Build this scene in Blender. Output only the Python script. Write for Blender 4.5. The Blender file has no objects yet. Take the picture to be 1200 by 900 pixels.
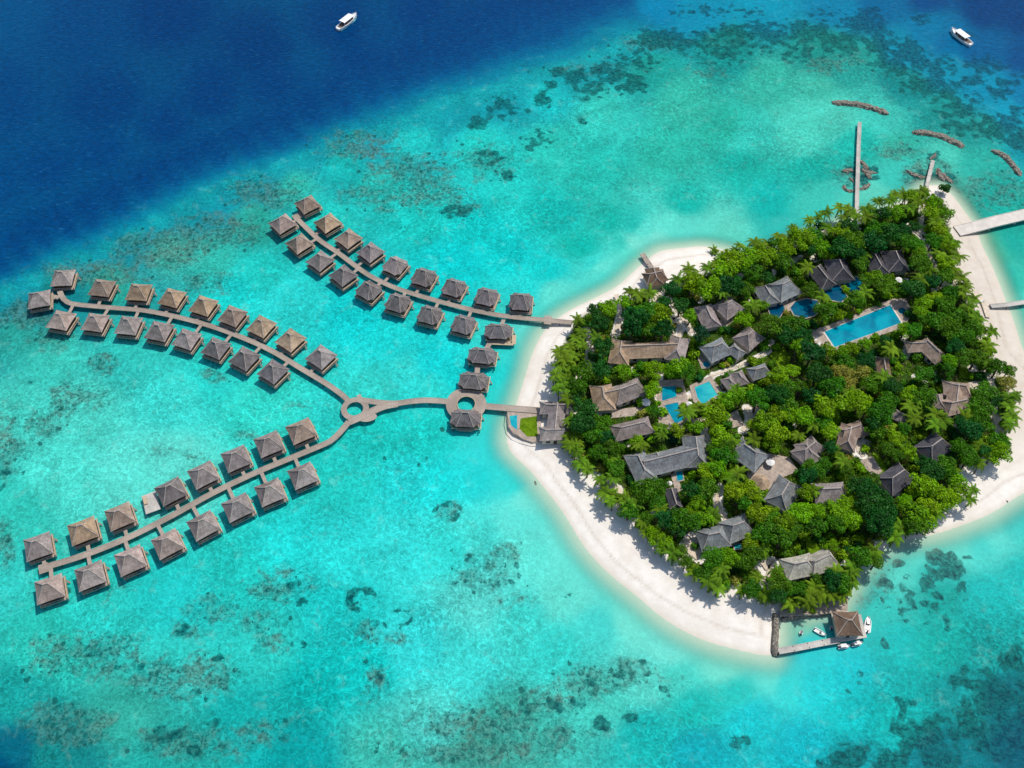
import bpy, math, random
import numpy as np
from mathutils import Vector, Matrix
random.seed(7)
RNG = np.random.default_rng(11)
S = bpy.context.scene
COL = S.collection
pi = math.pi

# ------------------------------------------------------------------ camera model (photo pixels 1200x900 -> world metres)
H, TH, F = 310.0, math.radians(36.0), 1153.0
CT, ST = math.cos(TH), math.sin(TH)
def G(px, py, z=0.0):
    x, y = (px - 600.0) / F, -(py - 450.0) / F
    dx, dy, dz = x, y * CT + ST, y * ST - CT
    t = (H - z) / -dz
    return Vector((dx * t, dy * t, z))
def project(X, Y, Z=0.0):                       # numpy: world -> photo pixels
    zc = Z - H
    yc = Y * CT + zc * ST
    dc = Y * ST - zc * CT
    dc = np.maximum(dc, 1e-3)
    return 600.0 + F * X / dc, 450.0 - F * yc / dc

cam = bpy.data.cameras.new('camera'); camo = bpy.data.objects.new('camera', cam); COL.objects.link(camo)
camo.location = (0, 0, H); camo.rotation_euler = (TH, 0, 0)
cam.sensor_width = 36.0; cam.lens = F / 1200 * 36.0; cam.clip_start = 1.0; cam.clip_end = 20000
S.camera = camo

# ------------------------------------------------------------------ light
SUN_EL, SUN_AZ = math.radians(62), math.radians(48)     # azimuth clockwise from +Y (up in the photo)
w = bpy.data.worlds.new('World'); S.world = w; w.use_nodes = True
nt = w.node_tree; nt.nodes.clear()
sky = nt.nodes.new('ShaderNodeTexSky'); sky.sky_type = 'NISHITA'; sky.sun_disc = False
sky.sun_elevation = SUN_EL; sky.sun_rotation = SUN_AZ
bg = nt.nodes.new('ShaderNodeBackground'); bg.inputs[1].default_value = 0.14
wo = nt.nodes.new('ShaderNodeOutputWorld')
nt.links.new(sky.outputs[0], bg.inputs[0]); nt.links.new(bg.outputs[0], wo.inputs[0])
sl = bpy.data.lights.new('sun', 'SUN'); sl.energy = 3.6; sl.angle = math.radians(0.5); sl.color = (1.0, 0.955, 0.88)
so = bpy.data.objects.new('sun', sl); COL.objects.link(so)
sd = Vector((math.sin(SUN_AZ) * math.cos(SUN_EL), math.cos(SUN_AZ) * math.cos(SUN_EL), math.sin(SUN_EL)))
so.rotation_euler = sd.to_track_quat('Z', 'Y').to_euler(); so.location = (0, 200, 300)
S.view_settings.view_transform = 'Standard'; S.view_settings.look = 'None'
S.view_settings.gamma = 1.0; S.view_settings.exposure = 0.0; S.view_settings.use_curve_mapping = False
S.render.engine = 'CYCLES'
try:
    S.cycles.use_denoising = True
    S.cycles.max_bounces = 6; S.cycles.diffuse_bounces = 3; S.cycles.transparent_max_bounces = 6
    S.cycles.caustics_reflective = False; S.cycles.caustics_refractive = False
except Exception: pass

def lin(r, g, b, k=1.0):
    f = lambda c: (c / 255 / 12.92 if c <= 10.31 else ((c / 255 + 0.055) / 1.055) ** 2.4)
    return (f(r) * k, f(g) * k, f(b) * k, 1.0)

# ------------------------------------------------------------------ node helpers
class NT:
    def __init__(s, name):
        s.m = bpy.data.materials.new(name); s.m.use_nodes = True
        s.t = s.m.node_tree; s.t.nodes.clear()
    def n(s, typ, **kw):
        nd = s.t.nodes.new(typ)
        for k, v in kw.items(): setattr(nd, k, v)
        return nd
    def l(s, a, b): s.t.links.new(a, b)
    def math(s, op, a, b=None, clamp=False):
        nd = s.n('ShaderNodeMath', operation=op, use_clamp=clamp)
        for i, v in enumerate((a, b)):
            if v is None: continue
            if isinstance(v, (int, float)): nd.inputs[i].default_value = v
            else: s.l(v, nd.inputs[i])
        return nd.outputs[0]
    def mix(s, fac, a, b, blend='MIX'):
        nd = s.n('ShaderNodeMix', data_type='RGBA', blend_type=blend)
        for i, v in ((0, fac), (6, a), (7, b)):
            if isinstance(v, (int, float)): nd.inputs[i].default_value = v
            elif isinstance(v, tuple): nd.inputs[i].default_value = v
            else: s.l(v, nd.inputs[i])
        return nd.outputs[2]
    def noise(s, vec, scale, detail=4, rough=0.55, dist=0.0, typ='FBM'):
        nd = s.n('ShaderNodeTexNoise'); nd.noise_type = typ
        nd.inputs['Scale'].default_value = scale; nd.inputs['Detail'].default_value = detail
        nd.inputs['Roughness'].default_value = rough; nd.inputs['Distortion'].default_value = dist
        if typ != 'FBM': nd.inputs['Offset'].default_value = 1.0; nd.inputs['Gain'].default_value = 1.0
        if vec is not None: s.l(vec, nd.inputs['Vector'])
        return nd.outputs['Fac']
    def ramp(s, fac, lo, hi, a=0.0, b=1.0):
        nd = s.n('ShaderNodeMapRange', interpolation_type='SMOOTHSTEP')
        nd.inputs[1].default_value = lo; nd.inputs[2].default_value = hi
        nd.inputs[3].default_value = a; nd.inputs[4].default_value = b
        s.l(fac, nd.inputs[0]); return nd.outputs[0]
    def attr(s, name, out='Fac'): return s.n('ShaderNodeAttribute', attribute_name=name).outputs[out]
    def pos(s): return s.n('ShaderNodeNewGeometry').outputs['Position']
    def obj(s): return s.n('ShaderNodeTexCoord').outputs['Object']
    def mapping(s, vec, scale):
        nd = s.n('ShaderNodeMapping'); nd.inputs['Scale'].default_value = scale; s.l(vec, nd.inputs['Vector']); return nd.outputs[0]
    def bump(s, h, strength=0.3, dist=0.1):
        nd = s.n('ShaderNodeBump'); nd.inputs['Strength'].default_value = strength; nd.inputs['Distance'].default_value = dist
        s.l(h, nd.inputs['Height']); return nd.outputs[0]
    def out(s, sh):
        o = s.n('ShaderNodeOutputMaterial'); s.l(sh, o.inputs[0]); return s.m
    def principled(s, col, rough=0.8, spec=0.3, normal=None):
        p = s.n('ShaderNodeBsdfPrincipled')
        if isinstance(col, tuple): p.inputs['Base Color'].default_value = col
        else: s.l(col, p.inputs['Base Color'])
        if isinstance(rough, (int, float)): p.inputs['Roughness'].default_value = rough
        else: s.l(rough, p.inputs['Roughness'])
        p.inputs['Specular IOR Level'].default_value = spec
        if normal is not None: s.l(normal, p.inputs['Normal'])
        return p.outputs[0]

def simple(name, col, rough=0.7, spec=0.3, var=0.25, scale=3.0):
    t = NT(name); n = t.noise(t.obj(), scale, 5, 0.6)
    v = t.ramp(n, 0.3, 0.7, 1 - var, 1 + var)
    c = t.mix(1.0, col, v, 'MULTIPLY')
    return t.out(t.principled(c, rough, spec))

# ------------------------------------------------------------------ materials
def thatch_mat():
    t = NT('thatch')
    oi = t.n('ShaderNodeObjectInfo')
    uv = t.n('ShaderNodeUVMap', uv_map='UVMap').outputs[0]
    off = t.n('ShaderNodeVectorMath', operation='ADD'); t.l(t.obj(), off.inputs[0]); t.l(t.math('MULTIPLY', oi.outputs['Random'], 90.0), off.inputs[1])
    ob = off.outputs[0]
    st = t.noise(t.mapping(uv, (3.2, 0.55, 1)), 1.0, 4, 0.6)
    co = t.noise(t.mapping(uv, (0.25, 2.2, 1)), 1.0, 3, 0.5)
    pa = t.noise(ob, 0.4, 5, 0.65)
    v = t.math('ADD', t.ramp(st, 0.3, 0.7, 0.72, 1.18), t.ramp(co, 0.35, 0.65, -0.1, 0.1))
    v = t.math('MULTIPLY', v, t.ramp(pa, 0.32, 0.68, 0.72, 1.2))
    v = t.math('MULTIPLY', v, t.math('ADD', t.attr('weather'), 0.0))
    c = t.mix(1.0, oi.outputs['Color'], v, 'MULTIPLY')
    moss = t.ramp(t.noise(ob, 0.3, 5, 0.65, 0.4), 0.54, 0.72, 0.0, 0.5)
    c = t.mix(moss, c, lin(92, 86, 78))
    return t.out(t.principled(c, 0.95, 0.08, t.bump(st, 0.6, 0.12)))
THATCH = thatch_mat()
RIDGE = simple('ridge_thatch', lin(186, 172, 162, .82), 0.95, 0.1, 0.25, 1.5)
DARKWOOD = simple('dark_wood', lin(74, 58, 46), 0.8, 0.2)
WALLWOOD = simple('wall_wood', lin(104, 84, 68), 0.8, 0.2)
STILT = simple('stilt_wood', lin(82, 74, 66), 0.9, 0.1)
PALEWOOD = simple('pale_wood', lin(205, 182, 152, .8), 0.85, 0.15)
PLASTER = simple('plaster', lin(214, 204, 188, .75), 0.9, 0.1, 0.1)
CONCRETE = simple('concrete', lin(228, 218, 206, .8), 0.9, 0.1, 0.1, 0.4)
WHITE = simple('white_paint', (0.78, 0.77, 0.75, 1), 0.35, 0.4, 0.06)
CANVAS = simple('white_canvas', (0.76, 0.73, 0.68, 1), 0.9, 0.1, 0.06)
HULLBLUE = simple('hull_aqua', lin(110, 205, 205, .7), 0.35, 0.4, 0.1)
DARKDECK = simple('boat_deck', lin(110, 92, 82), 0.7, 0.2)
BARK = simple('bark', lin(110, 96, 80, .8), 0.95, 0.1)
NAVY = simple('navy_shade', lin(10, 40, 70), 0.5, 0.3)

def glass_mat():
    t = NT('window_glass'); return t.out(t.principled(lin(28, 46, 58), 0.08, 0.6))
GLASS = glass_mat()

def deck_mat(name, base, k=1.0):
    t = NT(name)
    uv = t.n('ShaderNodeUVMap', uv_map='UVMap').outputs[0]
    wv = t.n('ShaderNodeTexWave', wave_type='BANDS', bands_direction='Y'); wv.inputs['Scale'].default_value = 0.9
    t.l(uv, wv.inputs['Vector'])
    n = t.noise(t.mapping(uv, (1.0, 6.0, 1)), 1.0, 3, 0.6)
    n2 = t.noise(t.obj(), 0.12, 4, 0.6)
    v = t.math('MULTIPLY', t.ramp(n, 0.25, 0.75, 0.75, 1.2), t.ramp(n2, 0.3, 0.7, 0.78, 1.12))
    v = t.math('MULTIPLY', v, t.ramp(wv.outputs['Fac'], 0.0, 0.25, 0.78, 1.0))
    c = t.mix(1.0, base, v, 'MULTIPLY')
    return t.out(t.principled(c, 0.9, 0.12))
DECK = deck_mat('weathered_planks', lin(178, 163, 149, .84))
DECKGREY = deck_mat('grey_planks', lin(205, 198, 188, .85))

def rock_mat():
    t = NT('rock'); p = t.pos()
    v = t.n('ShaderNodeTexVoronoi'); v.inputs['Scale'].default_value = 0.9; t.l(p, v.inputs['Vector'])
    n = t.noise(p, 1.4, 6, 0.65)
    c = t.mix(t.ramp(n, 0.3, 0.7), lin(82, 76, 68), lin(172, 162, 148, .88))
    c = t.mix(t.ramp(v.outputs['Distance'], 0.0, 0.35, 0.7, 0.0), c, lin(60, 52, 46))
    h = t.math('ADD', n, v.outputs['Distance'])
    return t.out(t.principled(c, 0.95, 0.15, t.bump(h, 0.9, 0.5)))
ROCK = rock_mat()

def leaf_mat(name, trans=0.32, spread=0.5):
    t = NT(name); oi = t.n('ShaderNodeObjectInfo'); tint = t.attr('tint')
    c = t.mix(1.0, oi.outputs['Color'], t.ramp(tint, 0.0, 1.0, 1 - spread, 1 + spread), 'MULTIPLY')
    hs = t.n('ShaderNodeHueSaturation'); t.l(c, hs.inputs['Color'])
    t.l(t.ramp(oi.outputs['Random'], 0, 1, 0.487, 0.513), hs.inputs['Hue'])
    c = hs.outputs[0]
    d = t.n('ShaderNodeBsdfDiffuse'); t.l(c, d.inputs[0])
    tr = t.n('ShaderNodeBsdfTranslucent'); t.l(t.mix(1.0, c, (1.25, 1.15, 0.5, 1), 'MULTIPLY'), tr.inputs[0])
    g = t.n('ShaderNodeBsdfGlossy'); g.inputs['Roughness'].default_value = 0.45; g.inputs[0].default_value = (.8, .85, .8, 1)
    m = t.n('ShaderNodeMixShader'); m.inputs[0].default_value = trans; t.l(d.outputs[0], m.inputs[1]); t.l(tr.outputs[0], m.inputs[2])
    m2 = t.n('ShaderNodeMixShader'); m2.inputs[0].default_value = 0.008; t.l(m.outputs[0], m2.inputs[1]); t.l(g.outputs[0], m2.inputs[2])
    return t.out(m2.outputs[0])
LEAF = leaf_mat('leaves', 0.32, 0.68); PALMLEAF = leaf_mat('palm_leaves', 0.28, 0.4)

def pool_mat(name, a, b):
    t = NT(name); p = t.pos()
    n = t.noise(p, 0.16, 3, 0.5, 0.6); n2 = t.noise(p, 0.9, 3, 0.5)
    c = t.mix(t.ramp(n, 0.3, 0.7), a, b)
    return t.out(t.principled(c, 0.08, 0.12, t.bump(n2, 0.12, 0.1)))
POOL = pool_mat('pool_water', lin(0, 130, 158, .78), lin(0, 170, 190, .78))
POOLPALE = pool_mat('pale_pool_water', lin(0, 160, 182, .78), lin(60, 200, 200, .78))
POOLBLUE = pool_mat('deep_pool_water', lin(0, 78, 112, .75), lin(0, 112, 138, .75))

# ------------------------------------------------------------------ mesh builder
class MB:
    def __init__(s): s.v = []; s.f = []; s.uv = []; s.wt = []
    def face(s, pts, uvs=None, wt=1.0):
        i = len(s.v); s.v.extend([tuple(p) for p in pts]); s.f.append(tuple(range(i, i + len(pts))))
        s.uv.extend(uvs if uvs else [(p[0], p[1]) for p in pts]); s.wt.append(wt)
    def box(s, c, size, rot=0.0, taper=1.0):
        hx, hy, hz = size[0] / 2, size[1] / 2, size[2] / 2
        cr, sr = math.cos(rot), math.sin(rot)
        P = []
        for z, k in ((-hz, 1.0), (hz, taper)):
            for x, y in ((-hx, -hy), (hx, -hy), (hx, hy), (-hx, hy)):
                x2, y2 = x * k, y * k
                P.append((c[0] + x2 * cr - y2 * sr, c[1] + x2 * sr + y2 * cr, c[2] + z))
        i = len(s.v); s.v.extend(P)
        for q in ((0, 3, 2, 1), (4, 5, 6, 7), (0, 1, 5, 4), (1, 2, 6, 5), (2, 3, 7, 6), (3, 0, 4, 7)):
            s.f.append(tuple(i + k for k in q)); s.wt.append(1.0)
            L = ((0, 0), (size[0], 0), (size[0], size[1]), (0, size[1]))
            s.uv.extend(L)
    def tube(s, pts, radii, n=6, cap=True):
        pts = [Vector(p) for p in pts]
        rings = []
        for k, p in enumerate(pts):
            d = (pts[min(k + 1, len(pts) - 1)] - pts[max(k - 1, 0)]).normalized()
            a = d.orthogonal().normalized() if abs(d.z) < 0.95 else Vector((1, 0, 0))
            a = (a - d * a.dot(d)).normalized(); b = d.cross(a)
            i = len(s.v); rings.append(i)
            for j in range(n):
                an = 2 * pi * j / n
                s.v.append(tuple(p + (a * math.cos(an) + b * math.sin(an)) * radii[k]))
        for k in range(len(rings) - 1):
            for j in range(n):
                q = (rings[k] + j, rings[k] + (j + 1) % n, rings[k + 1] + (j + 1) % n, rings[k + 1] + j)
                s.f.append(q); s.wt.append(1.0); s.uv.extend(((0, 0), (1, 0), (1, 1), (0, 1)))
        if cap:
            for r, rev in ((rings[0], True), (rings[-1], False)):
                q = tuple(range(r, r + n)); q = q[::-1] if rev else q
                s.f.append(q); s.wt.append(1.0); s.uv.extend([(0, 0)] * n)
    def prism(s, poly, z0, z1):                   # poly: CCW xy list
        n = len(poly); i = len(s.v)
        for z in (z0, z1): s.v.extend([(p[0], p[1], z) for p in poly])
        s.f.append(tuple(i + n + k for k in range(n))); s.wt.append(1.0); s.uv.extend([(p[0], p[1]) for p in poly])
        s.f.append(tuple(i + n - 1 - k for k in range(n))); s.wt.append(1.0); s.uv.extend([(0, 0)] * n)
        for k in range(n):
            s.f.append((i + k, i + (k + 1) % n, i + n + (k + 1) % n, i + n + k)); s.wt.append(1.0); s.uv.extend([(0, 0), (1, 0), (1, 1), (0, 1)])
    def mesh(s, name, mat, smooth=False):
        me = bpy.data.meshes.new(name); me.from_pydata(s.v, [], s.f)
        uv = me.uv_layers.new(name='UVMap')
        uv.data.foreach_set('uv', np.array(s.uv, dtype=np.float32).ravel())
        a = me.attributes.new('weather', 'FLOAT', 'FACE'); a.data.foreach_set('value', np.array(s.wt, dtype=np.float32))
        if smooth: me.polygons.foreach_set('use_smooth', [True] * len(me.polygons))
        me.materials.append(mat); me.update(); return me

def link(name, data, parent=None, loc=(0, 0, 0), rotz=0.0, color=None):
    o = bpy.data.objects.new(name, data); COL.objects.link(o)
    o.location = loc; o.rotation_euler = (0, 0, rotz)
    if parent is not None: o.parent = parent
    if color: o.color = color
    return o
def thing(name, label, cat, loc=(0, 0, 0), rotz=0.0, group=None, data=None):
    o = link(name, data, None, loc, rotz); o['label'] = label; o['category'] = cat
    if group: o['group'] = group
    return o
def tag(o, label, cat, group=None):
    o['label'] = label; o['category'] = cat
    if group: o['group'] = group
    return o
def npmesh(name, verts, faces4, mat, attrs=None, smooth=False):
    me = bpy.data.meshes.new(name)
    nv, nf = len(verts), len(faces4)
    me.vertices.add(nv); me.vertices.foreach_set('co', np.asarray(verts, np.float32).ravel())
    me.loops.add(nf * 4); me.loops.foreach_set('vertex_index', np.asarray(faces4, np.int32).ravel())
    me.polygons.add(nf); me.polygons.foreach_set('loop_start', np.arange(0, nf * 4, 4, dtype=np.int32))
    if smooth: me.polygons.foreach_set('use_smooth', np.ones(nf, bool))
    for k, (typ, val) in (attrs or {}).items():
        a = me.attributes.new(k, typ, 'POINT')
        a.data.foreach_set('value' if typ == 'FLOAT' else 'color', np.asarray(val, np.float32).ravel())
    me.update(calc_edges=True); me.validate(); me.materials.append(mat)
    return me

# ------------------------------------------------------------------ numpy noise + polygon distance
def vnoise(x, y, seed):
    xi, yi = np.floor(x).astype(np.int64), np.floor(y).astype(np.int64); fx, fy = x - xi, y - yi
    fx, fy = fx * fx * (3 - 2 * fx), fy * fy * (3 - 2 * fy)
    def h(a, b):
        n = (a * 374761393 + b * 668265263 + seed * 1442695041) & 0x7fffffff
        n = ((n ^ (n >> 13)) * 1274126177) & 0x7fffffff
        return ((n ^ (n >> 16)) & 0xffff) / 65535.0
    return (h(xi, yi) * (1 - fx) + h(xi + 1, yi) * fx) * (1 - fy) + (h(xi, yi + 1) * (1 - fx) + h(xi + 1, yi + 1) * fx) * fy
def fbm(x, y, scale, oct=4, seed=1):
    v, a, t = 0, 0.5, 0
    for k in range(oct):
        v = v + a * vnoise(x / scale + 17 * k, y / scale - 9 * k, seed + k); t += a; a *= 0.5; scale *= 0.5
    return v / t
def signed_dist(X, Y, poly):                      # positive inside
    d2 = np.full(X.shape, 1e12); inside = np.zeros(X.shape, bool)
    n = len(poly)
    for i in range(n):
        ax, ay = poly[i]; bx, by = poly[(i + 1) % n]
        ex, ey = bx - ax, by - ay
        t = np.clip(((X - ax) * ex + (Y - ay) * ey) / (ex * ex + ey * ey + 1e-9), 0, 1)
        d2 = np.minimum(d2, (X - ax - t * ex) ** 2 + (Y - ay - t * ey) ** 2)
        c = ((ay > Y) != (by > Y)) & (X < (bx - ax) * (Y - ay) / (by - ay + 1e-12) + ax)
        inside ^= c
    d = np.sqrt(d2); return np.where(inside, d, -d)
def line_dist(X, Y, pts):
    d2 = np.full(X.shape, 1e12)
    for (ax, ay), (bx, by) in zip(pts[:-1], pts[1:]):
        ex, ey = bx - ax, by - ay
        t = np.clip(((X - ax) * ex + (Y - ay) * ey) / (ex * ex + ey * ey + 1e-9), 0, 1)
        d2 = np.minimum(d2, (X - ax - t * ex) ** 2 + (Y - ay - t * ey) ** 2)
    return np.sqrt(d2)
def spline(pts, step):                            # Catmull-Rom through 2D/3D points, resampled
    P = [Vector(p) for p in pts]; P = [P[0] * 2 - P[1]] + P + [P[-1] * 2 - P[-2]]
    out = []
    for i in range(1, len(P) - 2):
        n = max(1, int((P[i + 1] - P[i]).length / step))
        for k in range(n):
            t = k / n
            out.append(0.5 * ((2 * P[i]) + (P[i + 1] - P[i - 1]) * t + (2 * P[i - 1] - 5 * P[i] + 4 * P[i + 1] - P[i + 2]) * t * t + (3 * P[i] - P[i - 1] - 3 * P[i + 1] + P[i + 2]) * t ** 3))
    out.append(P[-2]); return out

# ------------------------------------------------------------------ island outline, forest outline
SHORE = [(850,293),(825,289),(797,291),(772,295),(757,306),(745,316),(724,335),(700,348),(675,360),(655,372),(638,388),(625,412),(616,440),(608,465),(600,488),(594,508),(598,528),(622,552),(640,574),(660,600),(685,640),(712,670),(745,697),(780,726),(820,748),(860,760),(905,768),(913,752),(916,722),(952,718),(984,714),(990,700),(1000,684),(1006,668),(1034,644),(1060,633),(1090,627),(1120,618),(1160,602),(1190,583),(1230,556),(1240,500),(1222,440),(1200,412),(1189,380),(1178,350),(1166,320),(1152,290),(1142,265),(1128,245),(1115,228),(1100,217),(1085,217),(1066,232),(1050,239),(1024,250),(1000,254),(975,266),(950,275),(925,285),(900,294),(875,299)]
FOREST = [(672,378),(700,354),(735,347),(768,340),(800,330),(825,318),(850,308),(880,300),(905,293),(930,285),(960,276),(985,263),(1010,253),(1040,247),(1060,238),(1085,224),(1105,224),(1112,245),(1115,275),(1118,300),(1122,322),(1130,340),(1140,360),(1150,385),(1158,410),(1164,430),(1176,448),(1184,470),(1186,495),(1178,520),(1160,540),(1135,548),(1120,560),(1112,582),(1090,602),(1075,622),(1050,628),(1033,642),(1024,660),(1003,672),(994,692),(970,702),(935,710),(905,706),(878,702),(850,694),(822,684),(802,670),(780,645),(757,620),(738,598),(715,588),(693,556),(678,540),(668,520),(668,495),(668,470),(662,450),(656,430),(660,410)]
W2 = lambda pts, z=0: [tuple(G(x, y, z)[:2]) for x, y in pts]
shore_w = [tuple(p[:2]) for p in spline([G(x, y, 0) for x, y in SHORE + SHORE[:1]], 3.0)][:-1]
forest_w = W2(FOREST, 1.5)

ZG = 1.6                                          # island ground level
CLEAR = []                                        # (world poly) kept free of undergrowth
PATHS_W = []                                      # (pts, halfwidth)

# ------------------------------------------------------------------ water colour field (photo pixel, sRGB)
WC = [(0,0,0,84,140),(100,30,0,74,132),(0,120,0,73,132),(200,20,0,64,124),(120,120,0,68,127),(300,60,0,64,123),(200,150,0,68,128),(0,220,0,76,135),(60,200,0,72,132),(120,180,0,72,132),(400,30,0,66,125),(320,100,0,68,128),(500,10,0,67,128),(420,70,0,68,129),(250,110,0,66,126),(0,280,0,80,138),
(760,5,0,140,185),(820,10,10,150,185),(900,10,10,155,185),(980,8,5,135,175),(1030,5,0,110,160),(1090,0,0,80,140),(1150,10,0,70,130),(1200,20,0,70,130),(1200,70,0,85,145),(1150,60,0,100,155),(1120,50,0,115,165),(1080,30,0,125,170),(1060,50,10,145,175),(1110,80,10,150,180),(1150,100,0,150,185),(1200,110,0,130,175),(1180,140,10,160,190),(1200,170,10,150,165),
(200,290,70,175,160),(130,330,50,170,155),(60,330,30,140,140),(20,400,50,165,155),(60,420,70,200,185),(20,480,80,205,190),(100,480,90,215,200),(200,470,70,215,205),(150,420,60,200,190),(250,440,50,210,200),(300,470,60,220,205),(80,560,90,220,205),(200,540,110,222,208),(20,600,60,200,185),(150,560,105,222,208),(10,680,60,205,195),(60,760,50,195,180),(20,820,30,160,155),(2,897,0,84,122),(16,882,8,110,132),(60,885,25,140,140),(120,720,50,205,195),(200,700,40,200,195),(280,680,40,205,195),(200,780,55,200,190),(300,760,50,200,190),(300,840,25,180,175),(200,880,40,170,160),(150,830,60,175,160),(380,800,10,185,180),(350,880,10,165,165),(400,720,30,200,195),(350,640,40,215,210),(400,640,50,220,215),(400,560,40,205,195),(250,300,60,190,175),(300,320,40,205,195),(280,340,30,210,205),(330,350,50,215,210),(420,370,20,212,212),(450,400,30,215,212),(470,430,60,222,215),(500,420,20,212,212),(440,450,60,215,205),(380,260,40,200,190),(300,260,50,170,155),(350,215,60,195,180),(450,220,40,195,185),(400,190,30,185,180),(480,160,40,205,200),(500,250,30,200,190),(560,180,40,205,195),(560,270,15,205,200),(600,220,40,205,195),(600,300,10,208,205),(540,310,10,210,210),(650,180,50,200,185),(700,200,40,190,175),(650,250,20,190,180),(700,130,60,200,185),(640,110,30,190,190),(720,260,20,180,165),(680,290,15,190,175),(640,320,15,205,200),(690,310,60,215,205),(620,340,40,215,210),(650,345,110,225,210),(700,325,95,222,208),(740,300,110,225,205),(770,280,140,230,212),(730,285,60,205,190),(762,270,105,222,205),(745,288,140,230,212),(785,268,110,224,206),(700,318,120,228,210),(748,262,40,195,182),(800,275,110,222,205),(825,274,110,220,202),(840,280,110,215,195),(800,240,20,185,170),(780,180,50,190,170),(850,150,45,180,160),(800,120,60,185,165),(760,80,30,160,150),(850,60,20,150,145),(900,100,60,180,160),(870,200,25,180,165),(900,240,15,185,175),(950,200,20,175,160),(880,160,60,195,180),(940,150,85,205,185),(980,135,90,205,185),(960,100,70,185,165),(960,60,30,150,140),(1000,80,40,160,150),(1000,170,30,185,170),(1030,130,70,195,180),(1050,170,60,185,165),(1100,130,25,150,145),(1060,100,20,145,145),(1050,200,70,200,185),(1030,235,110,215,195),(960,240,70,200,185),(980,255,100,210,190),(920,270,60,195,185),(1110,190,85,200,180),(1150,190,50,180,165),(1130,230,80,180,160),(1170,230,20,180,165),(1190,280,30,175,160),(1160,290,90,190,160),(1185,330,60,195,175),(1200,360,90,215,195),(1200,400,90,215,200),(1150,160,30,150,145),
(600,450,70,218,210),(620,400,120,228,215),(590,400,60,218,212),(600,490,90,222,212),(580,520,60,220,215),(600,560,60,222,215),(560,560,40,218,215),(620,580,130,230,215),(600,610,110,228,215),(650,640,125,230,215),(620,650,110,226,212),(560,620,80,222,212),(520,560,30,215,212),(480,560,40,215,212),(450,510,30,195,185),(500,510,30,205,195),(520,640,60,220,212),(480,640,60,220,215),(560,700,100,215,205),(620,720,70,210,200),(680,690,120,228,212),(740,730,130,228,210),(700,740,80,218,208),(650,760,60,210,200),(550,780,70,215,208),(480,760,60,215,212),(430,780,15,195,190),(500,840,90,210,200),(600,840,70,180,165),(560,880,70,165,150),(450,880,70,190,175),(700,820,80,205,190),(760,800,100,215,200),(790,760,130,228,212),(800,800,80,210,195),(850,785,130,225,205),(900,790,110,225,210),(820,830,20,195,185),(860,810,30,200,190),(760,860,20,180,175),(820,880,10,170,180),(880,840,10,200,205),(920,800,40,212,208),(960,800,10,208,210),(940,870,5,190,200),(1000,780,10,200,205),(1000,830,10,190,190),(1040,760,15,185,180),(1020,700,30,200,190),(1010,690,90,212,195),(1040,660,70,210,195),(1080,640,100,220,205),(1125,640,110,222,206),(1048,668,95,215,200),(1165,628,110,222,208),(1100,668,40,185,175),(1100,700,20,170,160),(1150,640,80,215,205),(1190,620,70,205,195),(1150,700,25,185,180),(1200,680,30,190,185),(1100,760,20,175,165),(1160,760,20,170,165),(1060,840,15,185,180),(1130,820,20,150,150),(1180,820,10,120,130),(1200,870,5,100,120),(1100,880,10,130,140),(1000,890,10,150,155),(935,735,140,220,195),(960,745,60,205,200),(575,440,40,216,212),(560,470,50,216,210),(530,440,20,212,210),(500,460,50,212,205),(660,700,115,226,210),(950,760,10,205,210)]
EDGE = [(-60,352,1.0),(0,328,1.0),(90,284,1.0),(180,238,1.0),(260,203,1.0),(345,164,1.05),(440,124,1.3),(520,94,1.5),(600,64,1.7),(680,38,1.9),(760,4,2.0)]
for (x0,y0,k0),(x1,y1,k1) in zip(EDGE[:-1],EDGE[1:]):
    for t in (0,.34,.67):
        x,y,k = x0+(x1-x0)*t, y0+(y1-y0)*t, k0+(k1-k0)*t
        l = math.hypot(x1-x0,y1-y0); nx,ny = -(y1-y0)/l,(x1-x0)/l        # towards the lagoon
        for d,c in ((-30,(0,70,130)),(-16,(0,74,134)),(-7,(0,84,143)),(0,(0,108,156)),(7,(8,136,164)),(17,(24,165,172))):
            WC.append((x+nx*d*k,y+ny*d*k,*c))
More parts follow.
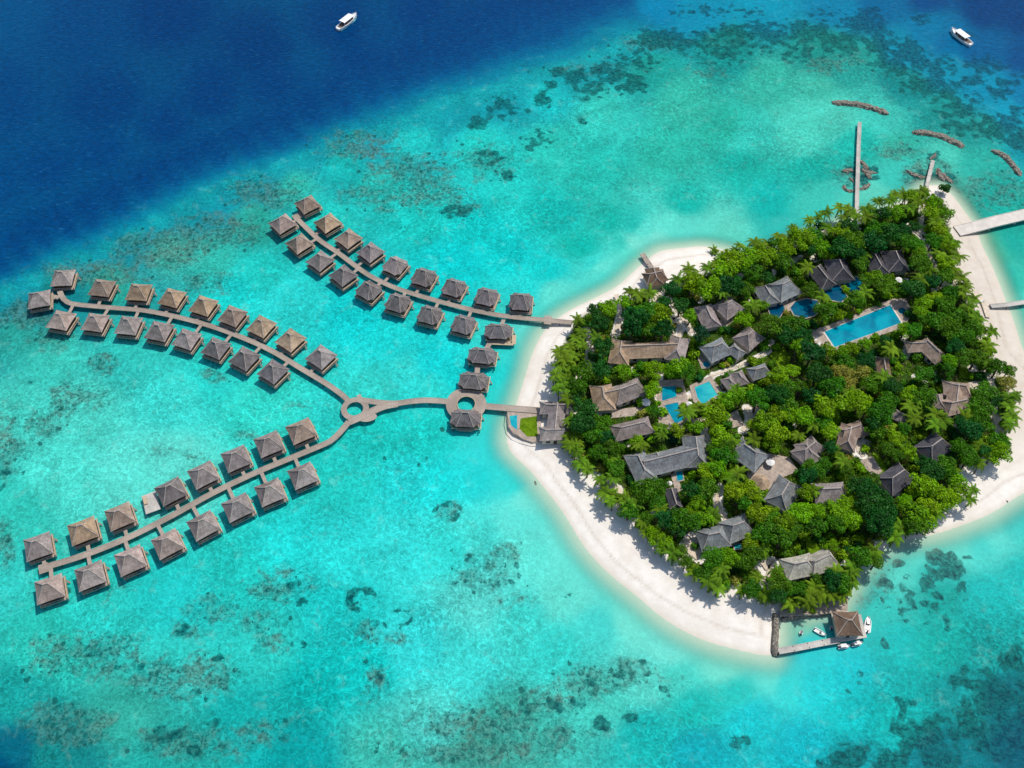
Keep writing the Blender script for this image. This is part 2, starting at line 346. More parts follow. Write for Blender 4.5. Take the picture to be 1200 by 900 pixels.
# coral rubble: px, py, rx, ry, amount            (grey-green mottling)
CORAL = [(30,370,40,18,.8),(110,320,70,16,.75),(190,290,60,22,.85),(255,270,60,22,.75),(310,225,50,20,.7),(240,330,40,18,.5),(60,395,30,20,.6),(120,425,18,16,.7),(75,470,26,26,.75),(45,500,30,20,.6),(10,520,22,50,.6),(110,470,28,18,.5),(250,440,24,10,.55),(10,640,16,40,.55),(190,530,18,9,.5),(225,535,18,9,.5),(285,510,20,10,.5),(355,475,20,10,.4),(420,170,60,25,.55),(480,200,60,26,.6),(500,225,50,26,.6),(540,240,28,20,.55),(440,230,50,22,.5),(570,190,45,30,.5),(690,80,70,14,.45),(760,50,50,14,.5),
(120,765,60,30,.6),(60,770,50,30,.55),(80,850,60,30,.7),(170,800,30,20,.5),(200,795,40,26,.75),(245,790,40,30,.65),(215,735,30,16,.5),(250,715,50,20,.5),(320,690,40,18,.6),(340,680,40,26,.45),(300,730,34,20,.5),(320,755,26,14,.5),(220,870,80,26,.55),(300,860,50,24,.5),(60,690,30,18,.5),(130,690,40,16,.4),
(527,598,18,12,.7),(427,702,20,14,.4),(568,668,42,26,.5),(590,650,22,20,.5),(600,700,50,14,.4),(430,740,22,20,.5),(440,800,20,30,.5),(465,748,16,10,.55),(560,850,90,28,.62),(640,820,50,22,.6),(690,800,40,22,.7),(560,880,130,18,.6),(650,860,60,16,.55),(740,790,36,20,.6),(790,800,30,12,.35),
(1170,225,50,26,.6),(1110,235,24,16,.7),(1050,175,36,14,.55),(1070,205,16,14,.7),(1095,205,16,22,.75),(970,75,30,14,.6),(1000,70,16,12,.5),(830,85,30,10,.5),(1030,690,30,34,.45),(850,50,40,10,.4),(455,540,50,14,.25),(520,500,40,10,.3)]
# dark coral heads / seagrass: px, py, rx, ry, amount
SPOT = [(558,145,14,9,.9),(634,117,11,10,1),(646,98,9,7,.9),(590,128,26,14,.6),(655,85,10,7,.8),(675,90,16,10,.85),(706,82,14,10,.9),(722,90,14,10,.9),(740,100,18,12,.85),(690,105,20,12,.75),(680,142,8,6,.9),(628,165,18,12,.7),(575,185,18,10,.55),(597,207,8,6,.9),(528,250,18,10,.65),(542,240,14,8,.55),(770,45,34,14,.95),(800,50,30,14,.8),(745,70,30,14,.6),(820,48,24,14,.75),(860,40,40,12,.85),(840,60,50,14,.6),(900,40,40,16,.8),(950,36,36,14,.85),(1010,30,26,16,.95),(985,50,30,14,.8),(930,60,40,12,.55),(1030,52,26,16,.9),(1050,75,30,14,.85),(1000,45,30,10,.7),(1065,62,18,18,.95),(1095,78,24,14,.85),(1085,100,30,12,.9),(1110,108,22,14,.85),(1125,128,26,12,.85),(1140,95,16,7,.8),(1150,80,18,8,.75),(1165,110,22,10,.75),(1178,98,14,7,.9),(1170,150,30,14,.9),(1195,165,20,14,.9),(1195,130,16,8,.8),(1130,150,24,12,.7),(1075,20,20,8,.6),(1130,40,18,8,.5),(1150,70,20,6,.5),(1170,78,12,5,.8),(1195,90,16,6,.7),(820,12,40,8,.5),(870,12,30,8,.45),(960,15,30,7,.4),(1020,13,12,6,.8),
(1110,663,26,22,.85),(1090,690,40,26,.55),(1060,690,20,20,.5),(1120,690,18,18,.5),(1050,720,16,10,.5),(1038,765,9,18,.6),(1095,735,16,18,.4),(1000,800,14,14,.55),(1055,660,9,6,.7),(1036,682,7,5,.8),(1060,825,12,10,.5),(1060,850,20,16,.85),(1100,860,26,20,.9),(1080,870,30,16,.8),(1150,810,30,22,.9),(1185,815,22,22,.95),(1165,835,26,20,.85),(1130,850,26,18,.9),(1170,870,30,22,1),(1195,855,14,30,1),(1100,890,30,14,.85),(1050,890,30,14,.8),(1000,885,26,14,.85),(980,895,20,12,.9),(1135,790,16,8,.6),(1190,775,18,14,.7),(1110,800,14,8,.6),(1200,770,14,20,.6),(1020,880,18,12,.6),(870,870,20,8,.35),
(724,794,10,9,.75),(743,790,9,10,.8),(758,783,10,9,.8),(702,848,13,11,.9),(680,825,12,10,.6),(650,828,16,10,.5),(620,830,12,9,.6),(740,845,16,8,.5),(790,820,12,6,.5),(690,800,8,6,.6),(667,703,7,5,.5),(318,688,9,7,.7),(345,685,10,9,.7),(350,705,9,6,.6),(300,735,10,8,.6),(168,783,8,6,.7),(145,780,10,6,.6),(268,795,9,10,.6),(255,765,10,9,.6),(212,737,9,8,.6),(115,768,16,10,.5),(350,755,10,6,.4),(195,862,20,12,.6),(235,880,20,10,.6),(250,850,12,9,.5),(330,870,10,8,.6),(780,810,10,5,.5),(5,560,10,16,.5),(25,450,10,6,.4),(440,730,8,7,.6),(445,790,7,6,.6)]
CORAL += [(1000,205,26,20,.7),(1090,200,34,16,.8),(1110,215,20,10,.7)]
SPOT += [(998,203,14,9,.7),(1014,212,16,8,.7),(1020,198,12,8,.6),(1104,208,18,9,.75),(1078,205,14,6,.6),(1095,182,8,6,.6),(996,220,12,5,.6)]
RINGS = [(527,598,17,12,.62),(427,702,20,15,.72),(469,724,13,11,.6),(568,668,44,30,.28)]

# ------------------------------------------------------------------ water sheet
def build_water():
    x = np.concatenate([[-6000,-2500,-1000,-600,-450], np.arange(-360, 361, 1.15), [450,600,1000,2500,6000]])
    y = np.concatenate([[-6000,-2500,-1000,-300,0,40], np.arange(66, 561, 1.15), [620,700,900,1500,3000,7000]])
    X, Y = np.meshgrid(x, y); shp = X.shape
    px, py = project(X, Y)
    jx = (fbm(X, Y, 26, 5, 3) - .5) * 24; jy = (fbm(X, Y, 26, 5, 23) - .5) * 20
    qx, qy = np.clip(px + jx, -150, 1350), np.clip(py + jy, -120, 1000)
    far = (py < -120) | (Y < 60) | (np.abs(X) > 440)
    wc = np.array(WC, float)
    cl = np.array([lin(*c[2:])[:3] for c in WC])
    num = np.zeros(shp + (3,)); den = np.zeros(shp)
    for k in range(len(wc)):
        d2 = (qx - wc[k, 0]) ** 2 + ((qy - wc[k, 1]) * 1.15) ** 2
        wt = 1.0 / (d2 + 70.0) ** 2.3
        den += wt; num += wt[..., None] * cl[k]
    C = num / den[..., None] * np.array([.54, .725, .69])
    def field(L, ring=False):
        out = np.zeros(shp)
        for e in L:
            bx = np.abs(qx - e[0]) < 3.2 * e[2]
            d = np.sqrt(((px + jx * .35 - e[0]) / e[2]) ** 2 + ((py + jy * .35 - e[1]) / e[3]) ** 2)
            if ring: v = e[4] * np.clip(1 - np.abs(d - .85) / .3, 0, 1) + .3 * e[4] * (d < .8)
            else: v = e[4] * np.clip(1.35 - d, 0, 1) ** .7
            out = np.maximum(out, np.where(bx, v, 0))
        return out
    coral = field(CORAL); spot = np.maximum(field(SPOT), field(RINGS, True))
    sd_ = signed_dist(X, Y, shore_w)
    deep = np.clip((C[..., 2] - C[..., 1]) / (C[..., 2] + 1e-4) * 1.6, 0, 1)
    # far from the photographed lagoon the sea is simply deep
    fd = np.where(far, 1.0, 0.0)
    C = C * (1 - fd[..., None]) + fd[..., None] * np.array(lin(0, 70, 128)[:3]) * .74
    C = C * (1 - .10 * deep[..., None] * (1 - fd[..., None])); deep = np.maximum(deep, fd); coral *= 1 - fd; spot *= 1 - fd
    alpha = np.clip((-sd_ + 1.0) / 11.0, 0, 1); alpha = alpha * alpha * (3 - 2 * alpha)
    alpha = np.where(sd_ > 3, 1.0, 0.03 + .97 * alpha)
    calm = np.clip((-sd_) / 34.0, 0.12, 1)
    col = np.concatenate([C, np.ones(shp + (1,))], -1)
    V = np.stack([X, Y, np.zeros(shp)], -1).reshape(-1, 3)
    ny, nx = shp; idx = np.arange(ny * nx).reshape(shp)
    Fc = np.stack([idx[:-1, :-1], idx[:-1, 1:], idx[1:, 1:], idx[1:, :-1]], -1).reshape(-1, 4)
    t = NT('lagoon_water'); p = t.pos()
    base = t.attr('wcol', 'Color'); dp = t.attr('deep'); cr = t.attr('coral'); sp = t.attr('spot'); cm = t.attr('calm')
    shallow = t.math('SUBTRACT', 1.0, dp, True)
    # seabed mottling; ridged noise also paints bright caustic light lines into the colour
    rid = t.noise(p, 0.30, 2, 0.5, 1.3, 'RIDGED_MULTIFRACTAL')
    n1 = t.noise(p, 0.055, 6, 0.62, 0.5); n2 = t.noise(p, 0.62, 4, 0.62, 0.7); n3 = t.noise(p, 0.16, 7, 0.68, 0.4)
    lag = t.math('MULTIPLY', shallow, cm)
    n4 = t.noise(p, 1.5, 3, 0.65, 0.8)
    v1 = t.ramp(n1, 0.28, 0.72, -0.15, 0.17); v2 = t.math('ADD', t.ramp(n2, 0.3, 0.7, -0.19, 0.21), t.ramp(n4, 0.3, 0.7, -0.13, 0.14)); caustic = t.math('MULTIPLY', t.ramp(rid, 0.85, 1.6, -0.10, 0.30), t.ramp(t.noise(p, 0.03, 3, 0.6, 0.5), 0.3, 0.65, 0.25, 1.15))
    vv = t.math('ADD', t.math('ADD', v1, v2), caustic)
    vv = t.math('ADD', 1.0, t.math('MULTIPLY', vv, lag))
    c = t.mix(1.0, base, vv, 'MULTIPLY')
    # pale sand streaks
    pale = t.math('MULTIPLY', t.math('MULTIPLY', t.ramp(n3, 0.54, 0.72), lag), 0.2)
    c = t.mix(pale, c, lin(150, 226, 208, .8))
    # coral rubble
    cm1 = t.math('ADD', t.math('MULTIPLY', cr, 0.62), t.math('MULTIPLY', n3, 0.9))
    cm1 = t.math('MULTIPLY', t.ramp(cm1, 0.62, 0.84), t.ramp(cr, 0.02, 0.3))
    cm1 = t.math('MULTIPLY', cm1, t.ramp(t.noise(p, 0.32, 4, 0.7, 0.8), 0.36, 0.56, 0.25, 1.0))
    ccol = t.mix(t.ramp(n2, 0.35, 0.7), lin(18, 96, 92, .72), lin(98, 150, 134, .76))
    ccol = t.mix(t.math('MULTIPLY', t.ramp(n1, 0.45, 0.7), 0.45), ccol, lin(124, 116, 98, .7))
    c = t.mix(t.math('MULTIPLY', cm1, t.ramp(n2, 0.3, 0.7, 0.92, 0.5)), c, ccol)
    fleck = t.math('MULTIPLY', t.ramp(t.noise(p, 0.85, 4, 0.65, 0.3), 0.56, 0.64), t.ramp(cr, 0.1, 0.5, 0.0, 0.75))
    c = t.mix(fleck, c, lin(20, 86, 84, .7))
    vh = t.n('ShaderNodeTexVoronoi'); vh.inputs['Scale'].default_value = 0.38; t.l(t.mapping(p, (1, .85, 1)), vh.inputs['Vector'])
    sepc = t.n('ShaderNodeSeparateColor'); t.l(vh.outputs['Color'], sepc.inputs[0])
    dens = t.math('SUBTRACT', t.math('MULTIPLY', cr, 0.85), sepc.outputs[0])
    hd = t.math('ADD', t.math('SUBTRACT', t.math('MULTIPLY', sepc.outputs[1], 0.42), vh.outputs['Distance']), t.math('MULTIPLY', t.math('SUBTRACT', n2, 0.5), 1.3))
    hd = t.math('MULTIPLY', t.ramp(hd, 0.0, 0.12), t.ramp(dens, 0.0, 0.05))
    c = t.mix(t.math('MULTIPLY', hd, 0.8), c, lin(18, 88, 84, .72))
    # dark coral heads: clumpy cells
    vo = t.n('ShaderNodeTexVoronoi', feature='SMOOTH_F1'); vo.inputs['Scale'].default_value = 0.27
    wp = t.n('ShaderNodeVectorMath', operation='ADD'); t.l(p, wp.inputs[0])
    nz = t.n('ShaderNodeTexNoise'); nz.inputs['Scale'].default_value = 0.22; nz.inputs['Detail'].default_value = 4; t.l(p, nz.inputs['Vector'])
    sc = t.n('ShaderNodeVectorMath', operation='SCALE'); sc.inputs['Scale'].default_value = 6.0; t.l(nz.outputs['Color'], sc.inputs[0])
    t.l(sc.outputs[0], wp.inputs[1]); t.l(wp.outputs[0], vo.inputs['Vector'])
    sm = t.math('ADD', t.math('MULTIPLY', sp, 0.9), t.math('MULTIPLY', t.math('SUBTRACT', 0.48, vo.outputs['Distance']), 1.25))
    sm = t.math('ADD', sm, t.math('MULTIPLY', t.math('SUBTRACT', n3, 0.5), 1.3))
    sm = t.math('ADD', sm, t.math('MULTIPLY', t.math('SUBTRACT', n2, 0.5), 0.9))
    sm = t.math('MULTIPLY', t.ramp(sm, 0.40, 0.60), t.ramp(sp, 0.02, 0.22))
    scol = t.mix(dp, t.mix(t.ramp(n2, 0.3, 0.7), lin(0, 70, 76, .7), lin(14, 118, 110, .7)), t.mix(t.ramp(n2, 0.3, 0.7), lin(0, 62, 98, .7), lin(0, 96, 130, .7)))
    c = t.mix(t.math('MULTIPLY', sm, t.ramp(n2, 0.3, 0.75, 0.95, 0.62)), c, scol)
    # deep water: wind chop
    dn = t.noise(t.mapping(p, (1.0, 1.9, 1)), 0.30, 5, 0.7, 0.2)
    c = t.mix(1.0, c, t.math('ADD', 1.0, t.math('MULTIPLY', t.ramp(dn, 0.3, 0.72, -0.22, 0.26), dp)), 'MULTIPLY')
    cap = t.noise(t.mapping(p, (0.55, 2.2, 1)), 0.6, 3, 0.55, 0.8)
    c = t.mix(t.math('MULTIPLY', t.ramp(cap, 0.56, 0.78, 0, 0.2), dp), c, lin(70, 165, 200, .8))
    hgt = t.math('ADD', t.noise(t.mapping(p, (0.8, 1.6, 1)), 0.8, 4, 0.65, 0.3), t.math('MULTIPLY', rid, 0.12))
    bp = t.n('ShaderNodeBump'); bp.inputs['Distance'].default_value = 0.5
    t.l(hgt, bp.inputs['Height']); t.l(t.math('MULTIPLY', cm, 0.6), bp.inputs['Strength'])
    sh = t.principled(c, 0.34, 0.025, bp.outputs[0])
    tr = t.n('ShaderNodeBsdfTransparent'); tr.inputs[0].default_value = (.86, 1.0, .96, 1)
    mx = t.n('ShaderNodeMixShader'); t.l(t.attr('alpha'), mx.inputs[0]); t.l(tr.outputs[0], mx.inputs[1]); t.l(sh, mx.inputs[2])
    mat = t.out(mx.outputs[0])
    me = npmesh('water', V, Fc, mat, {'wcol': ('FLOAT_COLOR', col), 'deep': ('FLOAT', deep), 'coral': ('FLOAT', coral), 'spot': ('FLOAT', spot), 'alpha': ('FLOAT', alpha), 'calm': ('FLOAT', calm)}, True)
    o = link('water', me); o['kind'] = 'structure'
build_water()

# ------------------------------------------------------------------ pools, paths, lawns (pixel definitions)
POOLS = [('lap_pool', 'long turquoise lap pool among the trees', 'long bright blue lap pool with pale rim in the trees', [(966,389),(1043,357.5),(1056,378.5),(978,407)], POOL),
 ('swimming_pool', 'upper of the two stacked pools', 'turquoise square pool just above its slanted twin beside the lounge', [(775.7,453.3),(792,452.4),(792.5,465),(775.7,470)], POOL),
 ('swimming_pool', 'lower of the two stacked pools', 'turquoise slanted pool just below its square twin, narrow walk between', [(778.4,475),(794,471.5),(803,492),(791,496.4)], POOL),
 ('swimming_pool', 'pale fan-shaped pool', 'pale aqua fan-shaped pool with darker steps and stone surround', [(814,454),(831,447),(841,463),(833,467),(824,475),(817,466)], POOLPALE),
 ('plunge_pool', 'small plunge pool under the large grey roof', 'small turquoise plunge pool below the largest slate grey roof', [(791.7,553),(799,551.5),(801,562),(794,564)], POOL),
 ('plunge_pool', 'round blue villa pool', 'dark blue oval pool right below the double grey villa roof', [(929,361),(934,355),(945,352),(956,354),(958,361),(953,368),(944,371),(933,368)], POOLBLUE),
 ('plunge_pool', 'blue pool below the dark twin roofs', 'deep blue pool directly below the dark twin roofs, larger half', [(963,336),(970,332),(980,334),(986,340),(990,347),(984,352),(974,350),(967,344)], POOLBLUE),
 ('plunge_pool', 'deep blue corner pool', 'deep blue pool right of the dark twin roofs beside shrubs', [(989,330),(1003,326),(1009,331),(1006,340),(998,344)], POOLBLUE),
 ('plunge_pool', 'shaded pool at the double grey roof', 'shaded teal pool touching the lower edge of the double grey roof', [(900,356),(914,354),(918,362),(912,372),(904,368)], POOLBLUE),
 ('hot_tub', 'small round blue tub', 'small round blue tub beside the slate roof courtyard', [(825+4.4*math.cos(a*pi/6)+3, 427+3.6*math.sin(a*pi/6)) for a in range(12)], POOL),
 ('hot_tub', 'round teal tub at the lap pool', 'round teal tub on the paved end of the long lap pool', [(1057+4.6*math.cos(a*pi/6), 364.5+3.6*math.sin(a*pi/6)) for a in range(12)], POOLBLUE),
 ('plunge_pool', 'tiny pale plunge pool', 'tiny pale blue plunge pool between the lower grey twin villas', [(860,638),(868,637),(869,643),(861,644)], POOLPALE)]
PAVING = [[(948,386),(966,383),(1045,350),(1062,350),(1070,368),(1058,384),(982,410),(972,411),(958,408)],[(770,446),(800,444),(806,468),(814,498),(790,506),(772,500)],[(808,452),(833,440),(848,460),(838,472),(824,480),(812,470)],[(874,548),(895,530),(925,536),(936,552),(915,560),(900,575),(880,575)],[(914,342),(932,350),(928,364),(916,366)],[(858,360),(864,372),(850,384),(838,380)],[(815,412),(826,404),(826,424),(832,432),(822,432)],[(884,470),(898,474),(898,492),(884,491)],[(850,488),(864,480),(872,498),(856,502)],[(970,702),(994,697),(993,716),(960,720),(914,722),(914,710)],[(1008,540),(1022,534),(1034,552),(1024,562)],[(716,480),(756,476),(756,486),(716,490)],[(786,556),(791,554),(800,574),(792,578)]]
LAWNS = [[(903.6,413.5),(919,406),(926.5,419),(924.6,428),(911.8,429)],[(944,632),(956,634),(962,646),(946,650)],[(1023,530),(1032,536),(1041,552),(1033,557),(1022,542)],[(1124,430),(1134,432),(1136,444),(1124,442)],[(1070,500),(1088,508),(1084,516),(1072,514)]]
PATHS = [([(722,345),(727,360),(726,375),(721,392)],1.3),([(776,333),(772,345),(765,355)],1.4),([(783,350),(797,368),(811,390)],1.1),([(789,372),(786,384),(793,398),(798,384),(789,372)],1.0),([(772,436),(772,466),(794,468),(815,461),(835,440)],1.2),([(803,500),(823,493),(828,518)],1.2),([(843,570),(841,590),(853,612)],1.1),([(1082,240),(1079,259),(1083,279),(1088,297),(1097,319),(1101,334),(1121,329)],0.9),([(1083,279),(1070,268),(1066,262)],1.1),([(894,664),(905,660),(903,676),(897,684)],2.0),([(1165,480),(1169,496),(1175,508)],1.6),([(700,562),(722,574),(733,590),(727,600)],2.0),([(812,632),(806,640),(820,652)],2.4),([(1134,338),(1150,352),(1158,372)],1.2),([(1139,452),(1160,448),(1165,465),(1156,470)],1.2),([(835,440),(868,428),(900,412),(905,400)],.65),([(870,505),(880,492),(875,478)],1.3),([(686,385),(692,400),(690,430),(676,440)],1.1),([(1012,535),(1006,528),(1008,515)],1.0)]
SANDPATCH = [(1145,360,9),(1150,396,8),(1158,440,10),(1170,500,9),(1128,552,10),(1052,575,8),(1083,262,7),(792,384,8),(690,410,6),(726,470,5),(772,445,7),(880,490,7),(1005,528,9),(820,640,9),(860,690,12),(745,610,10),(900,672,10),(1060,415,7),(1070,440,5),(1110,470,8),(700,560,8),(955,302,7),(930,305,8),(868,322,7),(905,318,6),(880,352,5),(938,300,6),(820,352,6),(715,430,6),(742,432,5),(700,485,5),(735,520,6),(765,600,7),(806,650,7),(930,500,5),(985,540,6),(1015,520,6),(1075,480,7),(1085,450,6),(1140,430,7),(1095,340,6),(1060,330,6),(950,690,6),(990,660,7),(1120,500,6),(1010,262,6),(1125,320,8),(1060,395,6)]
for pts, hw in PATHS: PATHS_W.append((W2(pts, ZG), hw))

# ------------------------------------------------------------------ island ground
def island_height(sd_): 
    return np.where(sd_ > 0, ZG * (1 - np.exp(-np.maximum(sd_, 0) / 9.0)), np.maximum(sd_ * 0.09, -2.5))
def build_island():
    x0, x1 = min(p[0] for p in shore_w) - 30, max(p[0] for p in shore_w) + 60
    y0, y1 = min(p[1] for p in shore_w) - 30, max(p[1] for p in shore_w) + 30
    X, Y = np.meshgrid(np.arange(x0, x1, 1.0), np.arange(y0, y1, 1.0)); shp = X.shape
    sd_ = signed_dist(X, Y, shore_w)
    Z = island_height(sd_) + np.clip(sd_ / 20, 0, 1) * (fbm(X, Y, 9, 3, 5) - .5) * .25
    fo = signed_dist(X, Y, forest_w) + (fbm(X, Y, 7, 4, 9) - .5) * 9
    floor = np.clip((fo + 1.0) / 5.0, 0, 1)
    px, py = project(X, Y, ZG)
    for cx, cy, r in SANDPATCH:
        d = np.sqrt((px - cx) ** 2 + ((py - cy) * 1.2) ** 2) + (fbm(X, Y, 5, 3, 31) - .5) * 8
        floor = np.minimum(floor, np.clip((d - r * .6) / (r * .5), .12, 1))
    for pts, hw in PATHS_W:
        d = line_dist(X, Y, pts); floor = np.minimum(floor, np.clip((d - hw) / 1.2, 0.08, 1))
    t = NT('coral_sand'); p = t.pos()
    n = t.noise(p, 0.25, 6, 0.62); n2 = t.noise(p, 2.2, 4, 0.6); n3 = t.noise(p, 0.06, 4, 0.55)
    sand = t.mix(t.ramp(n, 0.3, 0.7), lin(238, 229, 216, .84), lin(252, 245, 234, .84))
    sand = t.mix(t.math('MULTIPLY', t.ramp(n3, 0.45, 0.7), .35), sand, lin(228, 214, 198, .82))
    sand = t.mix(t.math('MULTIPLY', t.attr('coarse'), t.ramp(n, 0.2, 0.7, .45, 1.0)), sand, lin(222, 208, 190, .8))
    wet = t.attr('wet'); sand = t.mix(wet, sand, lin(226, 216, 194, .78))
    wr = t.ramp(t.math('ADD', t.attr('tide'), t.math('MULTIPLY', t.math('SUBTRACT', n, 0.5), 0.5)), 0.0, 1.0)
    sand = t.mix(t.math('MULTIPLY', wr, 0.4), sand, lin(200, 182, 160, .75))
    sand = t.mix(t.math('MULTIPLY', t.math('MULTIPLY', t.ramp(n2, 0.56, 0.64), t.attr('tide')), 0.55), sand, lin(132, 112, 86))
    sand = t.mix(t.math('MULTIPLY', t.math('MULTIPLY', t.ramp(n2, 0.66, 0.72), t.attr('litter')), 0.6), sand, lin(120, 100, 78))
    dirt = t.mix(t.ramp(n2, 0.3, 0.7), lin(40, 56, 22), lin(86, 84, 50))
    dirt = t.mix(t.ramp(n, 0.42, 0.58), dirt, lin(48, 78, 20))
    c = t.mix(t.ramp(t.math('ADD', t.attr('floor'), t.math('MULTIPLY', t.math('SUBTRACT', n, 0.5), 0.6)), 0.25, 0.7), sand, dirt)
    mat = t.out(t.principled(c, 0.95, 0.08, t.bump(t.math('ADD', n2, n), 0.35, 0.25)))
    tide = np.clip(1 - np.abs(sd_ - 5.5 - (fbm(X, Y, 18, 3, 77) - .5) * 4) / 1.1, 0, 1) * .8 + np.clip(1 - np.abs(sd_ - 11 - (fbm(X, Y, 15, 3, 78) - .5) * 6) / 1.0, 0, 1) * .4
    wet = np.clip((2.2 - sd_) / 2.6, 0, 1) * .8
    litter = np.clip((fo + 8) / 8, 0, 1) * np.clip(1 - floor, 0, 1)
    V = np.stack([X, Y, Z], -1).reshape(-1, 3); ny, nx = shp; idx = np.arange(ny * nx).reshape(shp)
    Fc = np.stack([idx[:-1, :-1], idx[:-1, 1:], idx[1:, 1:], idx[1:, :-1]], -1).reshape(-1, 4)
    me = npmesh('ground', V, Fc, mat, {'floor': ('FLOAT', floor), 'wet': ('FLOAT', wet), 'coarse': ('FLOAT', np.clip((px - 1085) / 40, 0, 1) * np.clip((545 - py) / 50, 0, 1)), 'tide': ('FLOAT', tide), 'litter': ('FLOAT', litter)}, True)
    o = link('ground', me); o['kind'] = 'structure'
    # seabed carrying it all
    mb = MB(); mb.face([(-6000, -6000, -2.6), (6000, -6000, -2.6), (6000, 7000, -2.6), (-6000, 7000, -2.6)])
    o = link('seabed', mb.mesh('seabed', simple('seabed_sand', lin(190, 190, 160, .7), .9, .1))); o['kind'] = 'structure'
build_island()

def sheet(name, polys, z, mat, thick=0.12):
    for pl in polys:
        w_ = W2(pl, z); 
        a = sum(w_[i][0] * w_[(i + 1) % len(w_)][1] - w_[(i + 1) % len(w_)][0] * w_[i][1] for i in range(len(w_)))
        if a < 0: w_ = w_[::-1]
        mb = MB(); mb.prism(w_, z - thick, z); o = link(name, mb.mesh(name, mat)); o['kind'] = 'structure'
        CLEAR.append(w_)
def paving_mat():
    t = NT('stone_paving'); p = t.pos()
    b = t.n('ShaderNodeTexBrick'); b.inputs['Scale'].default_value = 0.8; t.l(p, b.inputs['Vector'])
    b.inputs['Color1'].default_value = lin(206, 190, 174, .8); b.inputs['Color2'].default_value = lin(186, 166, 150, .8); b.inputs['Mortar'].default_value = lin(150, 134, 120, .8)
    c = t.mix(1.0, b.outputs[0], t.ramp(t.noise(p, .5, 5, .6), .3, .7, .75, 1.15), 'MULTIPLY')
    return t.out(t.principled(c, .9, .15))
def lawn_mat():
    t = NT('lawn_grass'); p = t.pos()
    c = t.mix(t.ramp(t.noise(p, .6, 6, .65), .3, .7), lin(84, 120, 14, .7), lin(126, 160, 30, .7))
    return t.out(t.principled(c, .95, .05, t.bump(t.noise(p, 4, 4, .6), .6, .2)))
PAVE, LAWN = paving_mat(), lawn_mat()
ZP = ZG + 0.35
sheet('paving', PAVING, ZP, PAVE, 0.8)
sheet('lawn', LAWN and LAWNS, ZG + 0.30, LAWN, 0.6)
PATHMAT = simple('path_sand', lin(226, 208, 186, .8), .95, .05, .15, .6)
def ribbon_poly(pts, hw):
    L, R = [], []
    for i, p in enumerate(pts):
        d = (Vector(pts[min(i + 1, len(pts) - 1)]) - Vector(pts[max(i - 1, 0)])).normalized(); n = Vector((-d.y, d.x))
        L.append(Vector(p[:2]) + n * hw); R.append(Vector(p[:2]) - n * hw)
    return L, R
for pts, hw in PATHS_W:
    sp_ = [p for p in spline([Vector(p) for p in pts], 1.5)]
    mb = MB(); L, R = ribbon_poly(sp_, hw * .8)
    for i in range(len(sp_) - 1):
        z = ZG + 0.20
        mb.face([(*R[i], z), (*R[i + 1], z), (*L[i + 1], z), (*L[i], z)])
    o = link('path', mb.mesh('path', PATHMAT)); o['kind'] = 'structure'
POOLS = [(n_, a_, b_, [(sum(p[0] for p in pl_) / len(pl_) + (x - sum(p[0] for p in pl_) / len(pl_)) * 1.2, sum(p[1] for p in pl_) / len(pl_) + (y - sum(p[1] for p in pl_) / len(pl_)) * 1.2) for x, y in pl_] if m_ is POOLBLUE and n_ != 'hot_tub' else pl_, m_) for n_, a_, b_, pl_, m_ in POOLS]
for name, short, label, poly, mat in POOLS:
    w_ = W2(poly, ZP)
    a = sum(w_[i][0] * w_[(i + 1) % len(w_)][1] - w_[(i + 1) % len(w_)][0] * w_[i][1] for i in range(len(w_)))
    if a < 0: w_ = w_[::-1]
    c = sum((Vector(p) for p in w_), Vector((0, 0))) / len(w_)
    rt = thing(name, label, 'pool', (c.x, c.y, ZG))
    loc = [Vector(p) - c for p in w_]
    big = name == 'lap_pool'
    out = [p + p.normalized() * (0.7 if big else 0.5) for p in loc]
    mb = MB(); n = len(loc)
    for i in range(n):
        j = (i + 1) % n; z = 0.48
        mb.face([(*out[i], z), (*out[j], z), (*loc[j], z), (*loc[i], z)])
        mb.face([(*out[i], 0), (*out[j], 0), (*out[j], z), (*out[i], z)])
        mb.face([(*loc[j], 0.1), (*loc[i], 0.1), (*loc[i], z), (*loc[j], z)])
    link('coping', mb.mesh('coping', CONCRETE if big else PAVE), rt)
    mb = MB(); mb.prism([tuple(p) for p in loc], 0.05, 0.38); link('pool_water', mb.mesh('pool_water', mat), rt)
    CLEAR.append([tuple(p) for p in w_])

